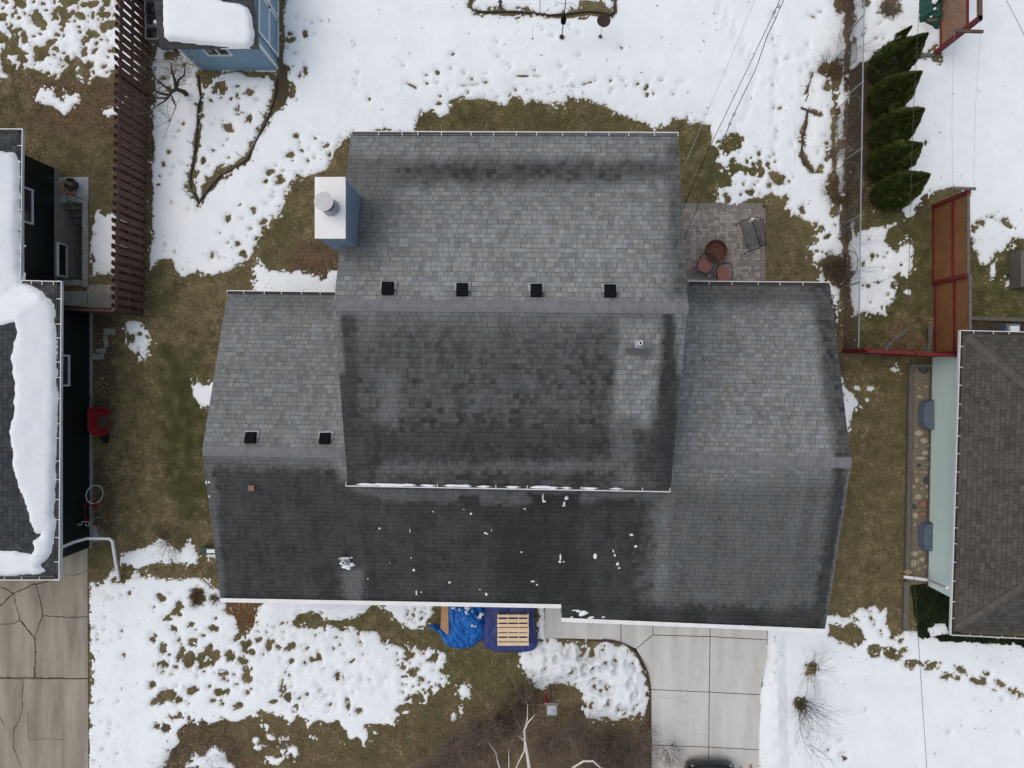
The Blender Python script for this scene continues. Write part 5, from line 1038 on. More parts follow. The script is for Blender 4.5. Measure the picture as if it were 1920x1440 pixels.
# bare young tree by the brown fence
t = thing('tree', W(330, 168), 'gnarled bare small tree between the brown fence and blue shed', 'tree')
def limb(m, pts, rads, n=7): m.tube(pts, rads, n)
b = W(349, 178); m = MB(); limb(m, [W(350, 178, 0), W(344, 172, .3), W(330, 167, .9), W(322, 172, 1.3), W(312, 187, 1.7)], [.10, .085, .07, .055, .03]); m.build('trunk', 'bark', t)
m = MB(); r = random.Random(5)
limb(m, [W(330, 167, .9), W(328, 152, 1.3), W(323, 135, 1.7), W(321, 120, 2.0)], [.06, .05, .035, .012]); limb(m, [W(330, 167, .9), W(335, 150, 1.3), W(345, 142, 1.5), W(347, 118, 1.9)], [.05, .04, .03, .01])
limb(m, [W(322, 170, 1.3), W(306, 160, 1.6), W(292, 148, 1.9), W(283, 120, 2.3)], [.05, .035, .022, .008]); limb(m, [W(315, 178, 1.5), W(300, 175, 1.8), W(270, 160, 2.3), W(235, 140, 2.9)], [.05, .035, .022, .008]); limb(m, [W(315, 184, 1.6), W(290, 184, 2.0), W(240, 188, 2.6)], [.035, .022, .007])
limb(m, [W(312, 187, 1.7), W(300, 195, 1.9), W(280, 208, 2.2), W(255, 215, 2.5)], [.03, .022, .014, .006]); limb(m, [W(322, 180, 1.4), W(330, 200, 1.7), W(320, 225, 1.9)], [.03, .016, .006])
for px, py, z in ((323,135,1.7),(321,120,2.0),(347,118,1.9),(345,142,1.5),(292,148,1.9),(283,120,2.3),(300,175,1.8),(270,160,2.3),(290,184,2.0),(240,188,2.6),(255,215,2.5),(280,208,2.2),(330,200,1.7),(320,225,1.9),(325,150,1.4),(270,130,2.4),(335,160,1.1),(306,160,1.6)):
    for k in range(4): c = W(px, py, z); a = r.uniform(0, 6.28); twig_mesh(m, c, (math.cos(a)+(c.x-b.x)*.35, math.sin(a)+(c.y-b.y)*.35, .3), r.uniform(.45, .9), .009, 2, r, .6, 0, 4, .25)
m.build('crown', 'bark', t)
# birch with its trunk just below the picture
t = thing('birch_tree', Vector((-.1, -15.6, 0)), 'white barked birch stems rising from the bottom edge of the front bed', 'tree')
m = MB(); tb = W(1000, 1475, 4.2); m.tube([Vector((.1, -14.9, 0)), Vector((.1, -14.7, 1.5)), W(1000, 1500, 3.2), W(996, 1462, 4.0), W(990, 1425, 4.6)], [.14, .12, .09, .06, .045], 9); m.build('trunk', 'birch', t)
m = MB(); m.tube([W(990, 1425, 4.6), W(984, 1388, 5.0), W(983, 1368, 5.2), W(990, 1355, 5.4), W(1002, 1341, 5.5)], [.042, .034, .03, .02, .008], 7); m.build('branch', 'birch', t); m = MB(); m.tube([W(984, 1366, 5.2), W(989, 1345, 5.4), W(989, 1322, 5.7)], [.02, .014, .005], 6); m.build('branch', 'birch', t); m = MB(); m.tube([W(984, 1390, 5.0), W(972, 1380, 5.2)], [.016, .007], 5)
m.build('branch', 'birch', t); m = MB(); m.tube([W(984, 1388, 5.0), W(983, 1408, 4.6), W(972, 1430, 4.2), W(962, 1455, 3.6)], [.016, .02, .022, .03], 6); m.build('branch', 'birch', t); m = MB(); m.tube([W(955, 1455, 3.6), W(954, 1430, 4.0), W(954, 1405, 4.4)], [.018, .014, .006], 6); m.build('branch', 'birch', t); m = MB(); m.tube([W(942, 1455, 3.5), W(932, 1425, 4.0), W(930, 1412, 4.3), W(916, 1392, 4.8)], [.022, .016, .012, .004], 6)
m.build('branch', 'birch', t); m = MB(); m.tube([W(1060, 1455, 3.4), W(1076, 1438, 3.8), W(1094, 1427, 4.1), W(1112, 1427, 4.1), W(1124, 1438, 4.0), W(1140, 1446, 3.8)], [.03, .028, .03, .028, .022, .016], 7)
m.build('branch', 'birch', t); m = MB(); r = random.Random(12)
for px, py, z in ((1002,1341,5.5),(989,1322,5.7),(990,1350,5.4),(984,1380,5.1),(972,1380,5.2),(916,1392,4.8),(930,1412,4.3),(954,1405,4.4),(1124,1438,4),(1094,1427,4.1),(985,1400,4.8),(972,1430,4.2),(1076,1438,3.8)):
    for k in range(4): a = r.uniform(0, 6.28); twig_mesh(m, W(px, py, z), (math.cos(a), math.sin(a)+.3, .25), r.uniform(.6, 1.2), .0055, 2, r, .5, .02, 3, .14)
m.build('twigs', 'twig', t)

# ---------------- garden things, back yard ----------------
def edging(label, px, h=.12, w=.035, mat='dark_metal', name='garden_edging'):
    m = MB(); pts = [W(*p)+Vector((0, 0, h/2)) for p in px]
    for i in range(len(pts)-1): m.beam(pts[i], pts[i+1], w, h)
    t = thing(name, W(*px[0]), label, 'edging'); m.build('edging_strip', mat, t); return t
t = edging('dark curved garden edging around the snowy bed below the blue shed', [(372,142),(374,165),(378,186),(373,200),(371,240),(368,270),(364,300),(358,330),(358,352),(374,380),(385,364),(398,347),(414,330),(440,315),(464,300),(482,262),(496,236),(507,212),(517,180),(520,150)], .09)
for px, py, qx, qy in ((371,277,350,263),(457,296,440,284),(502,224,485,208),(374,380,340,353),(365,372,347,364)): m = MB(); m.tube([W(px, py, 0), W(px, py, 0).lerp(W(qx, qy, .8), 1)], .011, 5); m.build('stake', 'dark_metal', t)
t = edging('low wire fenced garden bed at the top edge behind the house', [(881,-40),(882,14),(889,22),(915,24),(960,23),(1000,26),(1030,30),(1060,28),(1100,23),(1130,25),(1146,30),(1153,18),(1155,-40)], .10, .03, name='garden_bed')
for px, py in ((941,20),(1012,24),(1085,14),(1147,28),(1151,20),(884,18)): m = MB(); m.tube([W(px, py, 0), W(px, py, 0)+Vector((0, 0, .95))], .012, 5); m.build('stake', 'dark_metal', t)
m = MB()
for i in range(16):
    c = [W(884+266*i/15, 24, .1)]; 
for z in (.35, .6, .85): m.tube([W(884, 20)+Vector((0, 0, z)), W(941, 22)+Vector((0, 0, z)), W(1012, 25)+Vector((0, 0, z)), W(1085, 18)+Vector((0, 0, z)), W(1148, 28)+Vector((0, 0, z))], .0018, 3, False)
m.build('wire', 'galv', t)
m = MB(); c = W(938, 4, .3); m.lathe(c.x, c.y, [(.001, .02), (.05, .03), (.03, .3), (.08, .32), (.001, .36)], 10); tag(m.build('garden_ornament', 'dark_metal'), 'small dark ornament inside the wire fenced garden bed', 'ornament')
# pole with hooks and a feeder
b = W(1053, 72); t = thing('bird_feeder_pole', b, 'black bird feeder pole with curled hooks beside the wire fenced bed', 'bird feeder')
m = MB(); m.tube([b, b+Vector((0, 0, 2.75))], .016, 7); m.build('pole', 'black', t); m = MB(); m.lathe(b.x, b.y, [(.001, .10), (.085, .10), (.09, .115), (.001, .13)], 18); m.build('base_plate', 'dark_metal', t)
m = MB(); m.lathe(b.x, b.y, [(.001, 1.12), (.085, 1.15), (.1, 1.35), (.07, 1.5), (.03, 1.58), (.001, 1.6)], 14); m.build('baffle', 'black', t)
for sx_, z, L in ((-1, 2.35, .32), (1, 2.35, .32), (1, 2.15, .22)):
    m = MB(); yy = 0 if L > .3 else -.25; m.tube([b+Vector((0, 0, z)), b+Vector((sx_*L*.5, yy*.4, z+.09)), b+Vector((sx_*L*.9, yy*.8, z+.02)), b+Vector((sx_*L, yy, z-.1)), b+Vector((sx_*L*1.12, yy, z-.06))], .007, 5); m.build('hook', 'black', t)
b = W(1125, 71); t = thing('bird_bath', b, 'round rusty brown dish bird bath on a thin pole by the top garden bed', 'bird bath')
m = MB(); m.tube([b, b+Vector((0, 0, 1.2))], .011, 6); m.build('pole', 'galv', t); m = MB(); m.lathe(b.x, b.y, [(.001, .10), (.065, .10), (.06, .13), (.001, .14)], 14); m.build('base_plate', 'dark_metal', t)
m = MB(); m.lathe(b.x, b.y, [(.001, 1.17), (.12, 1.18), (.23, 1.24), (.235, 1.255), (.215, 1.25), (.001, 1.2)], 30); m.build('dish', 'dish', t)
b = W(998, 74); t = thing('plant_hook', b, 'thin small shepherd hook alone in the snow left of the feeder pole', 'plant hook')
m = MB(); m.tube([b, b+Vector((0, 0, .95)), b+Vector((.06, 0, 1.0)), b+Vector((.16, 0, .99)), b+Vector((.2, 0, .95))], .006, 5); m.build('rod', 'galv', t); m = MB(); m.lathe(b.x, b.y, [(.001, .09), (.028, .09), (.001, .11)], 10); m.build('foot', 'dark_metal', t)
# tubs between fence and shed
r = random.Random(2)
t0 = None
for i, (px, py, lab) in enumerate(((284.5,61,'open grey bin at the end of its row nearest the shed corner'), (284.5,36,'open grey bin with a lump of snow in it, beside the shed'), (283.5,12.5,'open grey bin filled with dark leaves, third from the shed corner'), (283,-12,'open grey bin at the top edge, furthest from the shed corner'))):
    z = 1.02; c = W(px, py, z); t = thing('bin', (c.x, c.y, 0), lab, 'bin', 'grey bins between the brown fence and the blue shed')
    m = MB(); hw = .21
    def ring(s, z, k=.8): return [(c.x+x*s, c.y+y*s, z) for x, y in ((-1, -k), (-k, -1), (k, -1), (1, -k), (1, k), (k, 1), (-k, 1), (-1, k))]
    vs = ring(.16, .02)+ring(hw, .98)+ring(hw+.035, .98)+ring(hw+.035, z)+ring(hw-.02, z)+ring(.17, .72)
    m.add(vs, [tuple(range(7, -1, -1))]+[(a*8+j, a*8+(j+1) % 8, (a+1)*8+(j+1) % 8, (a+1)*8+j) for a in range(5) for j in range(8)]+[tuple(40+j for j in range(8))]); m.build('tub', 'grey_plastic', t)
    m = MB(); m.box(c.x, c.y, .735, .26, .26, .03); m.build('leaf_litter', 'debris', t)
    if i == 1: m = MB(); m.lathe(c.x+.03, c.y-.0, [(.001, .75), (.08, .76), (.085, .82), (.05, .87), (.001, .88)], 9); m.build('snow_lump', 'snow', t)
    m = MB(); m.box(c.x+.33, c.y, .5, .16, .36, .95, 0, .8); m.build('body', 'grey_plastic', t)
# iron trellis panels beside the chain link fence
def trellis(px, y0, y1, h, lab, rnd=False, bars=11, hb=1.05, arch=True):
    a, b = W(px, y0), W(px, y1); L = (b-a).length; d = (b-a).normalized(); t = thing('iron_trellis', (a+b)/2, lab, 'trellis', 'iron trellis panels by the chain link fence')
    Z = lambda s, z: a+d*(s*L)+Vector((0, 0, z)); m = MB()
    for s in (0, 1): m.tube([Z(s, 0), Z(s, hb)], .018, 6)
    if arch: m.tube([Z(0, hb)]+[Z(.5-.5*math.cos(math.pi*k/12), hb+(h-hb)*math.sin(math.pi*k/12)) for k in range(1, 12)]+[Z(1, hb)], .014, 6, False)
    for z in (.12, hb): m.tube([Z(0, z), Z(1, z)], .011, 5)
    m.build('frame', 'iron', t); m = MB()
    for k in range(1, bars): m.tube([Z(k/bars, .12), Z(k/bars, hb)], .0115, 4)
    m.build('bars', 'iron', t)
    m = MB()
    for k in range(5 if arch else 0):
        s = .14+.18*k; zz = hb+(h-hb)*.25; m.tube([Z(s+.06*math.cos(q), zz+.16*math.sin(q)) for q in [i*.7 for i in range(10)]], .005, 4, False)
    if arch: m.build('scrollwork', 'iron', t)
    return t
trellis(1567, 110, 149, 1.7, 'iron trellis panel behind the rust red dead shrub by the top conifer', hb=1.6, bars=9, arch=False)
trellis(1567, 206, 257, 1.95, 'arched iron trellis panel with straight bars in the middle of the fence', hb=.9)
trellis(1563, 322, 372, 1.9, 'arched iron trellis panel level with the lowest two conifers', hb=.9)
trellis(1572, 402, 440, 1.35, 'low iron trellis panel without arch near the bottom of the conifers', hb=1.3, bars=8, arch=False)
trellis(1572, 478, 528, 1.5, 'rounded scrollwork trellis beside the dense brown shrub', hb=.75, bars=7)
# logs, stones and odds along the bed
def log(pts, r, lab, mat='grey_wood', name='log', cat='log'):
    m = MB(); m.tube([W(x, y, z) for x, y, z in pts], r, 8); tag(m.build(name, mat), lab, cat)
log([(1514,208,.05),(1511,232,.06),(1506,252,.07),(1504,258,.05)], [.03,.045,.06,.03], 'weathered log edging the bed near the middle conifer', 'bark'); log([(1505,262,.05),(1503,285,.06),(1506,302,.06),(1523,320,.04)], [.03,.045,.05,.03], 'dark curved log lying below the weathered log in the snow', 'bark')
log([(1502,202,.10),(1516,207,.09),(1541,216,.08)], [.04,.025,.012], 'thin dark branch lying across the end of the weathered log', 'bark', 'branch', 'branch')
log([(1516,176,.08),(1510,190,.08)], [.02,.015], 'short dark stick in snow above the thin branch', 'bark', 'branch', 'branch')
log([(1512,171,.07),(1520,150,.08),(1523,135,.07)], [.035,.012,.02], 'crooked dark stick in snow left of the topmost trellis', 'bark', 'branch', 'branch')
log([(1716,108,.06),(1738,104,.06),(1756,102,.06)], .07, 'grey timber lying in the snow at the foot of the tall red post', 'grey_wood', 'timber', 'timber')
log([(1637,529,.12),(1650,529,.12),(1661,523,.12)], [.014,.014,.006], 'fallen curved branch in snow right of the round trellis', 'bark', 'branch', 'branch')
log([(1741,662,.10),(1744,640,.2),(1745,612,.35)], .085, 'grey log leaning at the foot of the red lattice fence', 'grey_wood')
m = MB(); pts = [(1658,664),(1664,648),(1676,636),(1690,626),(1703,616)]
for i in range(len(pts)-1): m.beam(W(*pts[i], .04), W(*pts[i+1], .04), .12, .08)
tag(m.build('garden_edging', 'grey_wood'), 'curved wooden edging on the lawn above the red board fence', 'edging')
shrub('shrub', 1668, 18, 'rounded brown brushy clump with stones at the top edge', 150, .36, .007, 'twig', 1.3, .8, 1, 3, 33, .25)
# crumpled green tarp at the top right
def drape(name, poly, zf, mat, step=.03, parent=None, sub=.5, extra=0):
    P = np.array(poly, float); a, b = W(P[:, 0].min()-2, P[:, 1].max()+2), W(P[:, 0].max()+2, P[:, 1].min()-2)
    X, Y = np.meshgrid(np.arange(a.x, b.x, step), np.arange(a.y, b.y, step)); px = NX+X*FPX/H; py = NY-Y*FPX/H; S = sdpoly(px, py, poly)+(fbm(px/6, py/6, 12, 3)-.5)*4
    Z = zf(X, Y, S, px, py); Z = np.where(S < 0, np.maximum(-.05, -.05), Z); return grid_obj(name, X, Y, Z, (np.maximum(S[:-1, :-1], S[1:, 1:]) > -.5), mat, parent)
def fold(X, Y, sd, f=5, amp=.08):
    w = fbm(X*1.5, Y*1.5, sd, 2)*4; return amp*(np.abs(np.sin((X*math.cos(.6)+Y*math.sin(.6))*f+w*2))-.5)+amp*.8*(fbm(X*f*1.1, Y*f*1.1, sd+1, 3)-.5)
gt = thing('tarp', W(1735, 25), 'crumpled dark green tarp with snow scraps beside the upper lattice screen', 'tarp')
drape('sheet', [(1722,-50),(1721,20),(1722,46),(1732,44),(1744,50),(1750,58),(1760,55),(1764,30),(1768,0),(1770,-50)], lambda X, Y, S, px, py: .55*(1-np.exp(-np.maximum(S, 0)/5))+fold(X, Y, 50, 6, .16)*np.clip(S/6, 0, 1), 'green_tarp', .03, gt)
m = MB(); m.beam(W(1738, 39, .62), W(1757, 37, .68), .09, .05); m.build('plank', 'rail_brown', gt)
m = MB(); r = random.Random(3)
for x, y, a, b_ in ((1753,2,7,6),(1752,17,4,3),(1745,32,3,2),(1757,-6,6,8)): blob(m, x, y, a, b_, 0, lambda px, py: .62, .05)
m.build('snow_scraps', 'snow', gt)['kind'] = 'stuff'
# ---------------- patio ----------------
b = W(1342, 470); t = thing('fire_pit', W(1343.5, 474), 'round rusty brown fire pit bowl on the paved patio', 'fire pit'); c = W(1342.5, 470.5, .5)
m = MB(); m.lathe(c.x, c.y, [(.001, .26), (.16, .27), (.32, .37), (.385, .50), (.405, .505), (.405, .53), (.375, .53), (.30, .42), (.14, .35), (.001, .34)], 40); m.build('bowl', 'rust', t)
for k in range(3): a = k*2.09+.4; m = MB(); m.tube([c+Vector((math.cos(a)*.2, math.sin(a)*.2, -.2)), Vector((c.x+math.cos(a)*.3, c.y+math.sin(a)*.3, .03))], .012, 6); m.build('leg', 'dark_metal', t)
def chair(px, py, rz, lab, seat_h=.42):
    c = W(px, py, seat_h); t = thing('chair', (c.x, c.y, 0), lab, 'chair', 'wicker chairs around the fire pit', rz); m = MB(); n = 14
    prof = [(-.23, -.2), (-.16, -.25), (.16, -.25), (.23, -.2), (.24, .12), (.16, .24), (0, .26), (-.16, .24), (-.24, .12)]
    m.prism(prof, seat_h-.07, seat_h); m.build('seat', 'wicker', t, world=False); m = MB()
    for z0, z1 in ((seat_h+.10, seat_h+.30),): 
        pts = [(-.26, -.22, z1-.08), (-.22, -.33, z1), (0, -.37, z1+.04), (.22, -.33, z1), (.26, -.22, z1-.08)]; m.tube(pts, .016, 6); m.tube([(x*.96, y*.97, z0) for x, y, z in pts], .011, 6)
        for k in range(7): s = -.2+.4*k/6; y = -.37+abs(s)**2*.9; m.tube([(s, y, z1+.02), (s, y+.03, z0)], .008, 4)
    for s in (-1, 1): m.tube([(s*.26, -.22, seat_h+.22), (s*.28, .0, seat_h+.2), (s*.26, .2, seat_h+.16), (s*.24, .2, seat_h-.06)], .014, 6)
    m.build('backrest', 'dark_metal', t, world=False)
    for x, y in ((-.22, -.22), (.22, -.22), (-.22, .22), (.22, .22)): m = MB(); m.tube([(x*.95, y*.95, seat_h-.05), (x*1.12, y*1.12, .03)], .014, 6); m.build('leg', 'dark_metal', t, world=False)
chair(1321.5, 496.5, R(-28)+R(180), 'pink woven patio chair tucked under the lower left of the fire pit'); chair(1356, 514, R(4)+R(180), 'pink woven patio chair half hidden under the white gutter')
t = thing('sling_bench', W(1408, 440), 'dark metal sling bench tilted at the right side of the patio', 'bench')
m = MB(); T = lambda x, y, z: W(1270+x/9, 380+y/9, z)
m.quad(T(1055, 345, .42), T(1265, 325, .45), T(1400, 735, .45), T(1190, 760, .42)); m.build('seat', 'sling', t); m = MB(); m.quad(T(1270, 300, .46), T(1460, 290, .85), T(1500, 720, .85), T(1405, 735, .46)); m.build('backrest', 'sling', t)
m = MB(); m.tube([T(970, 385, .05), T(1055, 330, .35), T(1200, 268, .5), T(1330, 240, .62), T(1400, 262, .75), T(1450, 290, .88)], .014, 6); m.tube([T(1125, 862, .05), T(1210, 812, .35), T(1370, 772, .5), T(1420, 735, .62), T(1500, 710, .88)], .014, 6)
m.tube([T(1330, 240, .6), T(1265, 325, .46), T(1310, 440, .45), T(1400, 735, .46), T(1370, 772, .4)], .014, 6); m.tube([T(1055, 345, .42), T(1110, 520, .42), T(1190, 780, .42)], .01, 6); m.tube([T(1450, 290, .87), T(1500, 710, .87)], .012, 6); m.build('frame', 'black', t)
m = MB(); m.add([T(1235, 262, .66), T(1318, 248, .68), T(1262, 318, .66), T(1245, 290, .70)], [(0, 2, 1), (0, 1, 3), (1, 2, 3), (2, 0, 3)]); m.build('paper_scrap', 'white', t)

# ---------------- front of the house ----------------
tp = thing('tarp', W(865, 1190), 'bright blue crumpled tarp over a pile against the front wall', 'tarp')
def tz(X, Y, S, px, py):
    e = 1-np.exp(-np.maximum(S, 0)/5); bump_ = .30*np.exp(-(((px-893)/13)**2+((py-1150)/14)**2)**2); slope = np.clip((1212-py)/60, 0, 1)
    return e*(.22+.42*slope)+bump_*e+fold(X, Y, 60, 4.2, .14)*np.clip(S/6, 0, 1)*.7+fold(X+3, Y, 64, 13, .10)*np.clip(S/6, 0, 1)
drape('sheet', [(836,1118),(915,1118),(916,1150),(914,1180),(911,1194),(900,1202),(893,1206),(888,1214),(862,1216),(845,1214),(833,1204),(826,1190),(820,1180),(806,1179),(802,1172),(815,1168),(828,1172),(836,1180)], tz, 'tarp', .022, tp)
m = MB(); r = random.Random(14)
for x, y, a, b_, g in ((849,1143,5,3,0),(859,1146,6,4,.3),(875,1143,6,6,0),(874,1152,5,8,.4),(877,1160,2.4,6,.2),(897,1156,7,4,.2),(903,1151,4,4,0),(886,1171,3,5,-.6),(892,1173,3,2,0),(886,1145,2,2,0),(869,1163,1.4,1.4,0)):
    k = (H-.8)/FPX; c = W(x, y, .78); n = 9; vs = [(c.x, c.y, .84)]
    zz = .74 if x < 885 else .98
    vs = [(c.x, c.y, zz-.03)]+[(c.x+math.cos(i*2*math.pi/n)*a*k*r.uniform(.7, 1.2), c.y+math.sin(i*2*math.pi/n)*b_*k*r.uniform(.7, 1.2), zz-.12) for i in range(n)]; m.add(vs, [(0, 1+i, 1+(i+1) % n) for i in range(n)])
m.build('snow_scraps', 'snow', tp)['kind'] = 'stuff'
td = thing('tarp', W(955, 1185), 'dark navy tarp stretched over a flat stack beneath the wooden pallet', 'tarp')
drape('sheet', [(904,1118),(1003,1118),(1003,1160),(1005,1185),(1009,1196),(1010,1204),(1000,1213),(985,1216),(935,1215),(908,1208),(904,1190)], lambda X, Y, S, px, py: .62*(1-np.exp(-np.maximum(S, 0)/2.0))+fold(X, Y, 70, 5, .03)*np.clip(S/5, 0, 1), 'tarp_dark', .025, td)
A, B = W(932.5, 1151.5, .82), W(991.5, 1211, .82); t = thing('pallet', ((A.x+B.x)/2, (A.y+B.y)/2, .66), 'light pine shipping pallet lying on the dark navy tarp', 'pallet')
L, Wd = A.y-B.y, B.x-A.x; cx, cy = (A.x+B.x)/2, (A.y+B.y)/2; r = random.Random(9)
for k, (w_) in enumerate((.085, .12, .10, .15, .11, .10, .11)):
    y = A.y-.07-k*(L-.13)/6; m = MB(); m.box(cx+r.uniform(-.006, .006), y, .81, Wd, w_, .02, r.uniform(-.008, .008)); m.build('deck_board', 'pine', t)
for x in (A.x+.03, cx-.19, cx+.19, B.x-.03): m = MB(); m.box(x, cy, .745, .04, L, .10); m.build('stringer', 'pine', t)
for k in range(3): m = MB(); m.box(cx, A.y-.09-k*(L-.18)/2, .685, Wd, .10, .018); m.build('bottom_board', 'pine', t)
m = MB(); pl = P2([(828,1120),(838,1120),(840.5,1142),(841,1188),(838,1190),(826,1178),(827,1150)], .62); m.prism(pl, .60, .625); tag(m.build('cardboard_sheet', 'cardboard'), 'brown cardboard sheet at the left end of the blue tarp', 'cardboard')
b = W(1032, 1284); t = thing('lamp_post', b, 'grey post lantern with a square glass top in the front bed', 'lamp'); zt = 1.98; c = W(1034.5, 1332, zt)
m = MB(); m.tube([b, Vector((c.x, c.y+.10, zt-.35))], .045, 8); m.build('post', 'rail_brown', t); m = MB(); q = W(1034, 1319.5, 1.75); m.beam(q-Vector((.22, 0, 0)), q+Vector((.22, -.012, 0)), .02, .02); m.build('cross_bar', 'white_metal', t)
m = MB(); s = .155
for i, j in ((-1, -1), (1, -1), (1, 1), (-1, 1)):
    a = Vector((c.x+i*s, c.y+j*s, zt)); bb = Vector((c.x+i*s*.7, c.y+j*s*.7, zt-.32)); m.beam(a, bb, .02, .02); m.beam(a, Vector((c.x-j*s*(1 if i == j else -1)*0+(-i if i == j else i)*s*1.0, c.y+(j if i == j else -j)*s, zt)), .022, .022)
m.build('lantern_frame', 'galv', t); m = MB(); m.add([(c.x-s, c.y-s, zt-.004), (c.x+s, c.y-s, zt-.004), (c.x+s, c.y+s, zt-.004), (c.x-s, c.y+s, zt-.004), (c.x, c.y, zt+.07)], [(0, 1, 4), (1, 2, 4), (2, 3, 4), (3, 0, 4), (3, 2, 1, 0)]); m.build('lantern_glass', 'lantern_glass', t)
q = W(1025, 1312, 1.4); m = MB(); m.tube([q+Vector((0, .16, -.20)), q+Vector((0, .08, -.1)), q, q+Vector((.005, -.06, .14)), q+Vector((.01, -.07, .25))], [.008, .05, .075, .05, .012], 8); tag(m.build('hanging_ornament', 'red_plastic'), 'red hanging ornament on the left arm of the lantern post', 'ornament')
# bricks edging the curved planting bed
m = MB(); pts = [(1130,1198.5),(1150,1201),(1170,1207),(1181,1213.5),(1190,1221),(1198,1230),(1205,1240),(1210,1250),(1214.5,1262),(1217,1275),(1218.5,1290),(1218.5,1320),(1219,1400),(1219,1480)]
for i in range(len(pts)-1): m.beam(W(*pts[i], .05), W(*pts[i+1], .05), .035, .12)
tag(m.build('bed_edging', 'twig_dark'), 'dark curved edging strip between the snow mound and concrete driveway', 'edging')
# car nose entering at the bottom
c = W(1335, 1433, .7); cf_ = thing('car', (c.x, c.y-2.2, 0), 'black car with only its rounded end showing at the bottom of the driveway', 'car')
m = MB(); secs = []
def sec(y, w, zb, zt_, zc=None):
    return [(c.x-w, y, zb), (c.x-w*1.02, y, zb+(zt_-zb)*.55), (c.x-w*.9, y, zt_-.04), (c.x-w*.45, y, zt_), (c.x+w*.45, y, zt_), (c.x+w*.9, y, zt_-.04), (c.x+w*1.02, y, zb+(zt_-zb)*.55), (c.x+w, y, zb)]
yt_ = c.y
S_ = [sec(yt_, .35, .4, .62), sec(yt_-.05, .62, .3, .74), sec(yt_-.16, .80, .22, .82), sec(yt_-.4, .87, .2, .88), sec(yt_-1.2, .89, .2, .98), sec(yt_-3.3, .89, .2, 1.0), sec(yt_-4.1, .85, .22, .95), sec(yt_-4.4, .6, .35, .8)]
m.add([p for s_ in S_ for p in s_], [(i*8+j, (i+1)*8+j, (i+1)*8+(j+1) % 8, i*8+(j+1) % 8) for i in range(7) for j in range(8)]+[tuple(range(8)), tuple(56+j for j in range(7, -1, -1))]); m.build('body', 'carpaint', cf_, True)
m = MB(); m.add([(c.x-.78, yt_-1.1, .97), (c.x+.78, yt_-1.1, .97), (c.x+.78, yt_-3.8, .99), (c.x-.78, yt_-3.8, .99), (c.x-.6, yt_-1.9, 1.42), (c.x+.6, yt_-1.9, 1.42), (c.x+.6, yt_-3.2, 1.44), (c.x-.6, yt_-3.2, 1.44)], [(0, 1, 5, 4), (1, 2, 6, 5), (2, 3, 7, 6), (3, 0, 4, 7), (4, 5, 6, 7)]); m.build('windows', 'glass', cf_)
for sx_ in (-1, 1):
    for yy in (-.85, -3.5): m = MB(); m.tube([(c.x+sx_*.68, yt_+yy, .33), (c.x+sx_*.88, yt_+yy, .33)], .33, 18); m.build('wheel', 'tyre', cf_)
    m = MB(); m.box(c.x+sx_*.55, yt_-.13, .6, .3, .1, .13); m.build('headlight', 'lantern_glass', cf_)
for px, py, lab in ((1388,1442,'tan boot standing on the driveway nearer the black car'), (1406.5,1438,'tan boot standing on the driveway nearer the snow edge')):
    b = W(px, py); m = MB(); m.tube([b+Vector((0, .13, .06)), b+Vector((0, .08, .085)), b+Vector((0, -.02, .10)), b+Vector((0, -.12, .09)), b+Vector((0, -.15, .07))], [.012, .038, .045, .042, .02], 8); m.tube([b+Vector((0, -.09, .1)), b+Vector((0, -.09, .26))], [.045, .05], 8); tag(m.build('boot', 'tan', None, True), lab, 'boot', 'boots on the driveway')
# green box with white lid beside the house
c = W(392, 1033, .3); t = thing('garden_box', (c.x, c.y, 0), 'dark green slatted garden box with a white lid beside the left gable', 'garden box')
m = MB(); A, B = W(375, 1027, .3), W(405, 1038, .3); m.box((A.x+B.x)/2, (A.y+B.y)/2, .13, B.x-A.x, A.y-B.y-.02, .26); m.build('body', 'green_tarp', t); m = MB()
for y in (A.y, B.y): m.beam((A.x, y, .3), (B.x, y, .3), .025, .03)
m.build('rail', 'green_tarp', t); m = MB(); m.box(B.x-.16, (A.y+B.y)/2-.01, .31, .32, .13, .04); m.build('lid', 'white', t)

# ---------------- left yard ----------------
c = W(186, 790, .55); t = thing('wheelbarrow', (c.x, c.y, 0), 'red wheelbarrow with dark debris in its tray beside the dark green wall', 'wheelbarrow')
def rring(s, z, oy=0, k=.72): return [(c.x+x*.36*s, c.y+oy+y*.47*s, z) for x, y in ((-1, -.55), (-.85, -.85), (-.45, -1), (.45, -1), (.85, -.85), (1, -.55), (1, .8), (.88, .95), (.6, 1), (-.6, 1), (-.88, .95), (-1, .8))]
vs = rring(.62, .32, .06)+rring(1, .60)+rring(1.04, .60)+rring(1.04, .62)+rring(.95, .615)+rring(.6, .35, .06); n = 12
m = MB(); m.add(vs, [tuple(range(n-1, -1, -1))]+[(a*n+j, a*n+(j+1) % n, (a+1)*n+(j+1) % n, (a+1)*n+j) for a in range(5) for j in range(n)]+[tuple(5*n+j for j in range(n))]); m.build('tray', 'red_plastic', t)
m = MB(); m.add([(x+.04, y-.03, z) for x, y, z in rring(.5, .40)]+[(c.x+.06, c.y-.02, .43)], [(i, (i+1) % 12, 12) for i in range(12)]); m.build('debris', 'debris', t)
for s in (-1, 1): m = MB(); m.tube([(c.x+s*.12, c.y-.6, .2), (c.x+s*.2, c.y, .3), (c.x+s*.3, c.y+.55, .5), (c.x+s*.31, c.y+.95, .6)], .018, 6); m.build('handle', 'dark_metal', t); m = MB(); m.tube([(c.x+s*.24, c.y+.35, .4), (c.x+s*.26, c.y+.4, 0)], .016, 6); m.build('leg', 'dark_metal', t)
m = MB(); m.tube([(c.x-.05, c.y-.6, .2), (c.x+.05, c.y-.6, .2)], .2, 18); m.build('wheel', 'tyre', t)
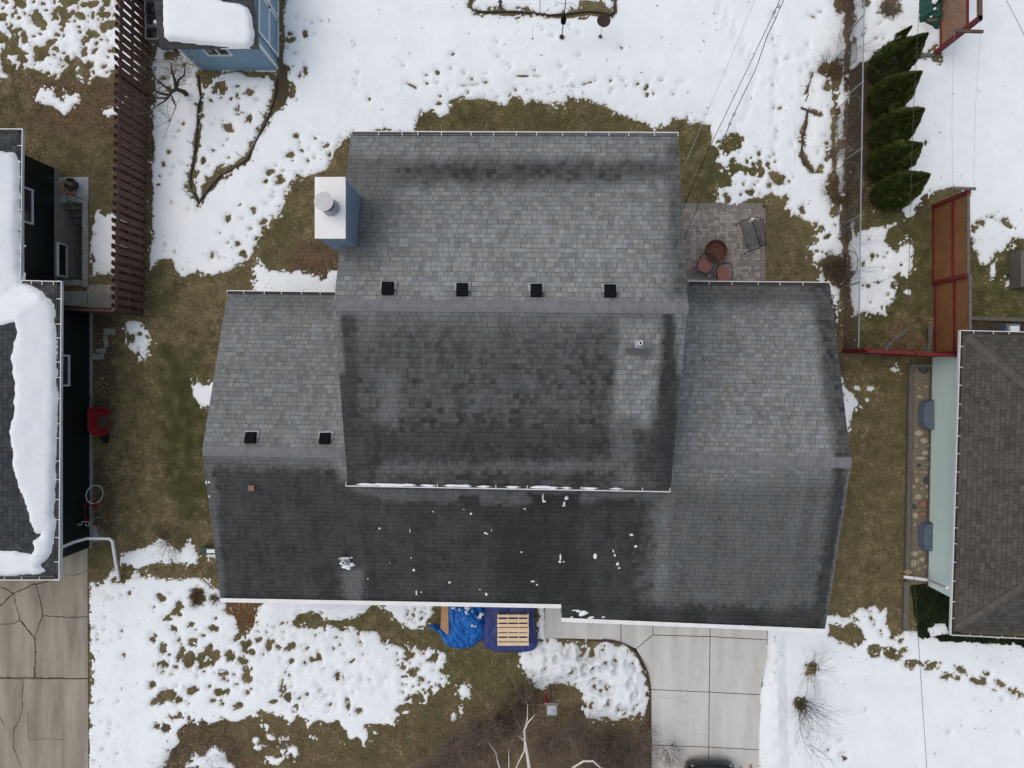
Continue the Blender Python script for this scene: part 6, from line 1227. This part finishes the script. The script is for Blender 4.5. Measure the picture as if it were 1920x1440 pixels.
# bicycle leaning low against the wall
B0 = W(193, 927); al = R(68); ex = Vector((0, -1, 0)); ey = Vector((-math.cos(al), 0, math.sin(al)))
def bp(px, py):       # a photographed pixel on the bicycle's own plane
    o = Vector((0, 0, H)); dr_ = W(px, py, 0)-o; nrm = ex.cross(ey); return o+dr_*(nrm.dot(B0-o)/nrm.dot(dr_))
t = thing('bicycle', B0, 'red bicycle with drop handlebars leaning against the dark green wall', 'bicycle')
nz = ex.cross(ey).normalized()
def wheel(cx, cy, rad):
    c = bp(cx, cy); m = MB(); m.tube([c+ex*(math.cos(a)*rad)+ey*(math.sin(a)*rad) for a in [2*math.pi*i/32 for i in range(33)]], .014, 5, False); w = m.build('wheel', 'white_metal' if cy < 950 else 'galv', t)
    m = MB()
    for i in range(12): a = 2*math.pi*i/12; m.tube([c+nz*.02, c+ex*(math.cos(a)*rad)+ey*(math.sin(a)*rad)], .0022, 3)
    m.build('spokes', 'galv', w); return c
c1 = wheel(177.5, 927, .325); c2 = wheel(185, 985, .30)
m = MB(); S = bp(158, 947); Bb = bp(178, 948); Hd = bp(161, 977); Hd2 = bp(165, 979)
for a, b in ((S, Bb), (S, Hd), (Bb, Hd2), (S, c1), (Bb, c1), (Hd, Hd2)): m.tube([a, b], .013, 6)
m.tube([Hd2, c2], .011, 6); m.build('frame', 'red_plastic', t); m = MB(); m.tube([bp(153, 948), S], .012, 6); m.tube([bp(146, 944), bp(147, 952)], [.05, .03], 7); m.build('saddle', 'black', t)
m = MB(); hb = bp(158, 978); m.tube([bp(147, 981), bp(147, 984), bp(150, 985.5), bp(153, 983), bp(153.5, 978), hb, bp(167, 979), bp(168, 983), bp(165, 986.5), bp(161, 985), bp(160, 982)], .011, 6); m.build('handlebar', 'white_metal', t)
m = MB(); m.tube([Bb-nz*.04, Bb+nz*.04], .08, 14); m.tube([Bb, bp(183, 957), bp(185, 955)], .01, 5); m.build('crank', 'red_plastic', t)
for px, py, rr_2, lab in ((175,993,.17,'round grey stone slab at the foot of the bicycle'), (177,1006,.19,'round grey stone slab under the white downspout')): c = W(px, py); m = MB(); m.lathe(c.x, c.y, [(.001, 0), (rr_2*1.05, 0), (rr_2, .05), (.001, .055)], 22); tag(m.build('stone_slab', 'grey_block'), lab, 'stone slab', 'round stone slabs by the downspout')
# fire wood and metal basket on a slab above the stairwell
c = W(140, 352); m = MB(); A, B = W(112, 333), W(168, 378); m.prism([(A.x, B.y), (B.x, B.y), (B.x, A.y), (A.x, A.y)], 0, .07); tag(m.build('slab', 'galv'), 'grey metal plate on the ground above the basement stairs', 'plate')
for k, (px, py, ang) in enumerate(((114,352,1.2),(117,359,.9),(124,361,.4),(131,362,2.0),(137,362,.6),(118,348,1.7))):
    c = W(px, py, .14); m = MB(); d = Vector((math.cos(ang), math.sin(ang), 0))*.11; m.tube([c-d, c+d], .035, 5); tag(m.build('firewood', 'firewood'), 'split firewood piece lying on the plate above the basement stairs', 'firewood', 'split firewood pieces on the plate')
c = W(141, 349); t = thing('plant_stand', (c.x, c.y, 0), 'round dark pot with a pale post on the plate above the basement stairs', 'plant stand'); m = MB(); m.lathe(c.x, c.y, [(.001, .07), (.17, .08), (.22, .3), (.2, .3), (.16, .2), (.001, .2)], 18); m.build('pot', 'debris', t); m = MB(); m.beam((c.x, c.y, .2), (c.x-.05, c.y+.03, .75), .10, .10); m.build('post', 'rock', t); m = MB(); m.beam((c.x-.05, c.y, .7), (c.x-.5, c.y+.12, .75), .03, .03); m.build('arm', 'dark_metal', t)

# ---------------- right side bed ----------------
m = MB(); m.beam(W(1702, 680, .1), W(1693, 1185, .1), .0, .0) if False else None
t = thing('timber_edging', W(1705, 900), 'long grey timber edging beside the bed of river stones', 'edging')
for k, (a, b, w_) in enumerate((((1707,684),(1699.5,1085),.14), ((1698.5,1090),(1696.5,1182),.18))):
    m = MB(); m.beam(W(*a, .1), W(*b, .1), w_, .16); m.build('timber', 'grey_wood', t)
m = MB(); m.beam(W(1706, 686, .15), W(1745, 686, .15), .10, .14); m.build('timber', 'grey_wood', t)
m = MB(); m.beam(W(1712, 690, .06), W(1705, 1085, .06), .05, .1); m.build('timber', 'grey_wood', t)
base_r = []
rs2 = random.Random(21)
def rock(seed):
    q = random.Random(seed); m = MB(); n = 9; vs = []; 
    for k, (rr, z) in enumerate(((.7, -.3), (1, .05), (.85, .4), (.45, .62))):
        for i in range(n): a = 2*math.pi*i/n; s = rr*q.uniform(.84, 1.14); vs.append((math.cos(a)*s, math.sin(a)*s, z*q.uniform(.85, 1.1)))
    vs.append((0, 0, .66)); m.add(vs, [(k*n+i, k*n+(i+1) % n, (k+1)*n+(i+1) % n, (k+1)*n+i) for k in range(3) for i in range(n)]+[(3*n+i, 3*n+(i+1) % n, 4*n) for i in range(n)])
    return m
mk('rock_red', (.30, .16, .10), (.2, .11, .08), 6, .9, .3); mk('rock_dark', (.07, .075, .075), None, 6, .9, .3); mk('rock_pale', (.42, .38, .30), (.26, .225, .17), 6, .9, .3)
protos = []
for s, mt in ((1, 'rock'), (2, 'rock_pale'), (3, 'rock_red'), (4, 'rock_dark'), (5, 'rock_pale'), (6, 'rock')):
    o = rock(s).build('river_stone', mt, None, True); protos.append(o)
spots_ = [(1723,744,6,4,1,'pale pointed stone just above the upper window well cover'), (1718,760,3,5,2,'reddish stone left of the upper window well cover'), (1721,812,9,7,1,'large pale stone just below the upper window well cover'), (1735,811,6,4,2,'small reddish stone touching the bottom of the upper window well cover'),
    (1731,826,8,6,1,'rounded pale stone second below the upper window well cover'), (1716,835,5,6,0,''), (1733,849,8,5,4,'tan oval stone in the upper third between the window well covers'), (1714,850,4,4,0,''), (1725,859,11,4,1,'long flat pale stone across the bed'), (1722,872,4,3,3,''), (1716,884,4,5,0,''), (1730,885,10,4,0,'wide tan stone in the middle of the bed'), (1718,900,5,5,4,'pale round stone left of the dark stone'), (1736,900,6,6,3,'dark grey stone in the middle of the bed'),
    (1727,916,5,5,0,''), (1720,931,8,6,4,'pale oval stone above the speckled pink stone'), (1730,945,8,8,2,'speckled pink stone above the lower window well cover'), (1713,950,5,4,3,'small dark stone at the timber edge'), (1715,966,6,7,1,'pale stone upper left of the lower window well cover'), (1729,963,9,5,2,'red brown stone just above the lower window well cover'),
    (1714,983,5,5,0,''), (1713,1037,8,6,1,'pale stone below left of the lower window well cover'), (1724,1034,6,4,5,'small stone touching the bottom of the lower window well cover'), (1711,1056,7,8,4,'round pale stone near the bottom of the bed'), (1728,1048,5,6,1,'square pale stone right of the round pale stone'), (1720,1052,5,6,0,''), (1722,1066,7,4,0,''), (1735,1062,5,5,5,''),
    (1737,912,4,3,1,''), (1712,912,4,4,1,''), (1735,725,6,5,0,''), (1722,728,5,4,5,''), (1715,720,4,5,0,''), (1740,835,4,4,0,''), (1739,870,4,4,5,''), (1712,935,3,4,0,''), (1739,930,4,4,1,'')]
for i, (px, py, a, b, k, lab) in enumerate(spots_):
    if i < 0: continue
    o = protos[k].copy(); COL.objects.link(o); c = W(px, py); o.location = (c.x, c.y, .03); o.scale = (a*.0195, b*.0195, min(a, b)*.0195*.9); o.rotation_euler = (0, 0, rs2.uniform(-.3, .3))
    tag(o, lab or 'small tan river stone lying between the larger stones in the bed', 'stone', 'river stones in the bed by the pale green wall')
for o in protos: bpy.data.objects.remove(o)
def well(y0, y1, lab):
    ya, yb_ = W(0, y0).y, W(0, y1).y; xw = W(1741, 0).x; d_ = .42; h = .34; t = thing('window_well_cover', (xw, (ya+yb_)/2, 0), lab, 'window well cover', 'window well covers on the stone bed'); m = MB(); q = .16
    o = [(xw, ya, 0), (xw-d_*.75, ya-q*.3, 0), (xw-d_, ya-q*1.4, 0), (xw-d_, yb_+q*1.4, 0), (xw-d_*.75, yb_+q*.3, 0), (xw, yb_, 0)]
    tp_ = [(xw, ya-.03, h), (xw-d_*.6, ya-q*.9, h*.86), (xw-d_*.74, ya-q*1.9, h*.8), (xw-d_*.74, yb_+q*1.9, h*.8), (xw-d_*.6, yb_+q*.9, h*.86), (xw, yb_+.03, h)]
    m.add(o+tp_, [(i, i+6, i+7, i+1) for i in range(5)]+[(11, 10, 9, 8, 7, 6)]); m.build('dome', 'plastic_blue', t); m = MB()
    for k in range(1, 5): y = ya+(yb_-ya)*(k+.0)/5; m.tube([(xw, y, h+.004), (xw-d_*.72, y, h*.81+.006), (xw-d_*.98, y, .02)], .009, 4)
    m.build('ribs', 'grey_plastic', t)
well(748, 806, 'blue-grey plastic window well cover nearer the red board fence'); well(975, 1032, 'blue-grey plastic window well cover nearer the white downspout')
c = W(1728, 692); m = MB(); m.lathe(c.x, c.y, [(.001, .02), (.12, .03), (.16, .2), (.14, .2), (.12, .12), (.001, .12)], 20); tag(m.build('flower_pot', 'grey_plastic'), 'empty round dark pot at the top end of the stone bed', 'flower pot')
c = W(1703, 1072.5, .2); m = MB(); m.lathe(c.x, c.y, [(.001, 0), (.11, .01), (.11, .2), (.001, .205)], 18, 1.2, .8); tag(m.build('log_stump', 'tan'), 'short cut log end standing by the white downspout', 'log')
t = thing('timber_edging', W(1870, 600), 'grey timber wall edging the mulch behind the pale green house', 'edging'); m = MB(); m.beam(W(1818, 597, .1), W(1990, 602, .1), .13, .18); m.build('timber', 'grey_wood', t)
m = MB(); c = W(1882, 618); m.box(c.x, c.y, .25, .5, .35, .5); t = thing('utility_box', (c.x, c.y, 0), 'bluish grey equipment box behind the pale green house roof', 'utility box'); m.build('body', 'plastic_blue', t); m = MB(); c = W(1903, 617, .6); m.box(c.x, c.y, .5, .32, .22, .2); m.build('lid', 'white', t)
c = W(1920, 505, .5); t = thing('grill_cart', (c.x, c.y, 0), 'grey box shaped cart cut off by the right edge of the picture', 'cart'); m = MB(); m.box(c.x+.1, c.y, .35, .62, 1.28, .6); m.build('body', 'grey_wood', t); m = MB(); m.box(c.x+.2, c.y-.35, .7, .4, .5, .12); m.build('lid', 'black', t)
c = W(1889, 518); m = MB(); m.lathe(c.x, c.y, [(.001, 0), (.05, 0), (.05, .12), (.001, .12)], 12); tag(m.build('ground_stake', 'dark_metal'), 'small dark round stub in a scrap of snow on the right lawn', 'stake')

# ---------------- overhead cables ----------------
def cable(pts, r, mat, lab, knobs=()):
    P = [W(*p) for p in pts]; Q = []
    for i in range(len(P)-1):
        for k in range(8): Q.append(P[i].lerp(P[i+1], k/8))
    Q.append(P[-1]); m = MB(); m.tube(Q, r, 5); o = m.build('cable', mat); tag(o, lab, 'cable', 'overhead cables')
    return o
cable([(1430,-35,7.4),(1415,0,7.2),(1368,112,6.6),(1320,225,5.9),(1283,312,5.4),(1278,322,5.3)], .0055, 'galv', 'thin grey overhead cable, leftmost of three running down to the roof edge')
cable([(1490,-60,7.4),(1462,0,7.2),(1440,48,6.9),(1357,222,6.1),(1331,275,5.8),(1297,352,5.4),(1281,392,5.1)], .009, 'black', 'dark overhead cable in the middle of three running to the roof edge')
o = cable([(1495,-60,7.4),(1467,5,7.2),(1452,40,7.0),(1439,66,6.9),(1417,130,6.6),(1376,214,6.2),(1345,290,5.8),(1318,360,5.3),(1308,388,5.1),(1282,449,4.7)], .011, 'dark_metal', 'twisted overhead cable with clamps, rightmost of three running to the roof edge')
for px, py, z in ((1376,214,6.2),(1368,233,6.15),(1459,12,7.15),(1452,22,7.1)): c = W(px, py, z); m = MB(); m.lathe(c.x, c.y, [(.001, z-.05), (.04, z-.03), (.045, z+.03), (.001, z+.05)], 8); m.build('clamp', 'galv', o)
cable([(1727,-30,6.5),(1722,40,6.4),(1717,130,6.2),(1712,230,6.0),(1707,380,5.9),(1703.5,560,5.8),(1703,700,5.8),(1703.5,800,5.9),(1708,950,6.0),(1714,1090,6.2),(1722,1200,6.4),(1731,1340,6.6),(1741,1490,6.8)], .0065, 'gutter_in', 'single pale overhead cable running the full height over the right yard')
cable([(1870,-35,7),(1888,2,7),(1908,40,6.9),(1925,75,6.8)], .009, 'galv', 'short stretch of overhead cable crossing the top right corner')

# labels of what has no builder of its own
for o in bpy.data.objects:
    if o.parent is None and o.type == 'MESH' and 'label' not in o:
        n = o.name.split('.')[0]
        if n in ('ground', 'snow', 'driveway', 'driveway_joint', 'neighbour_driveway', 'patio', 'patio_bed', 'path', 'gravel_bed', 'mulch_bed'): continue
        d = {'roof_snow': None, 'gutter_snow': ('melting snow lying in the upper front gutter', 'snow'), 'grass': ('flattened tan and brown winter grass on every bare patch', 'grass'), 'ivy': ('dark green ground cover beside the pale green house corner', 'ground cover')}.get(n)
        if d: tag(o, *d)
SN = [o for o in bpy.data.objects if o.name.startswith('roof_snow')]
for o, l in zip(sorted(SN, key=lambda o: o.name), ('scattered scraps of melting snow on the dark front roof slope', 'thick smooth snow blanket on the dark green house roof', 'thick square snow slab on the blue shed roof')): tag(o, l, 'snow')
GG = sorted([o for o in bpy.data.objects if o.name.startswith('green_grass')], key=lambda o: o.name)
for o, l in zip(GG, ('greener grass strip left of the house gable', 'greener grass on the right neighbour lawn', 'greener grass behind the house and above the patio')): tag(o, l, 'grass')
LL = sorted([o for o in bpy.data.objects if o.name.startswith('fallen_leaves')], key=lambda o: o.name)
for o, l in zip(LL, ('fallen brown leaves along the tall brown fence at upper left', 'fallen brown leaves below the chimney', 'fallen leaves under the bushes of the front bed', 'fallen leaves along the chain link fence strip', 'fallen leaves in the corner above the red board fence')): tag(o, l, 'leaves')
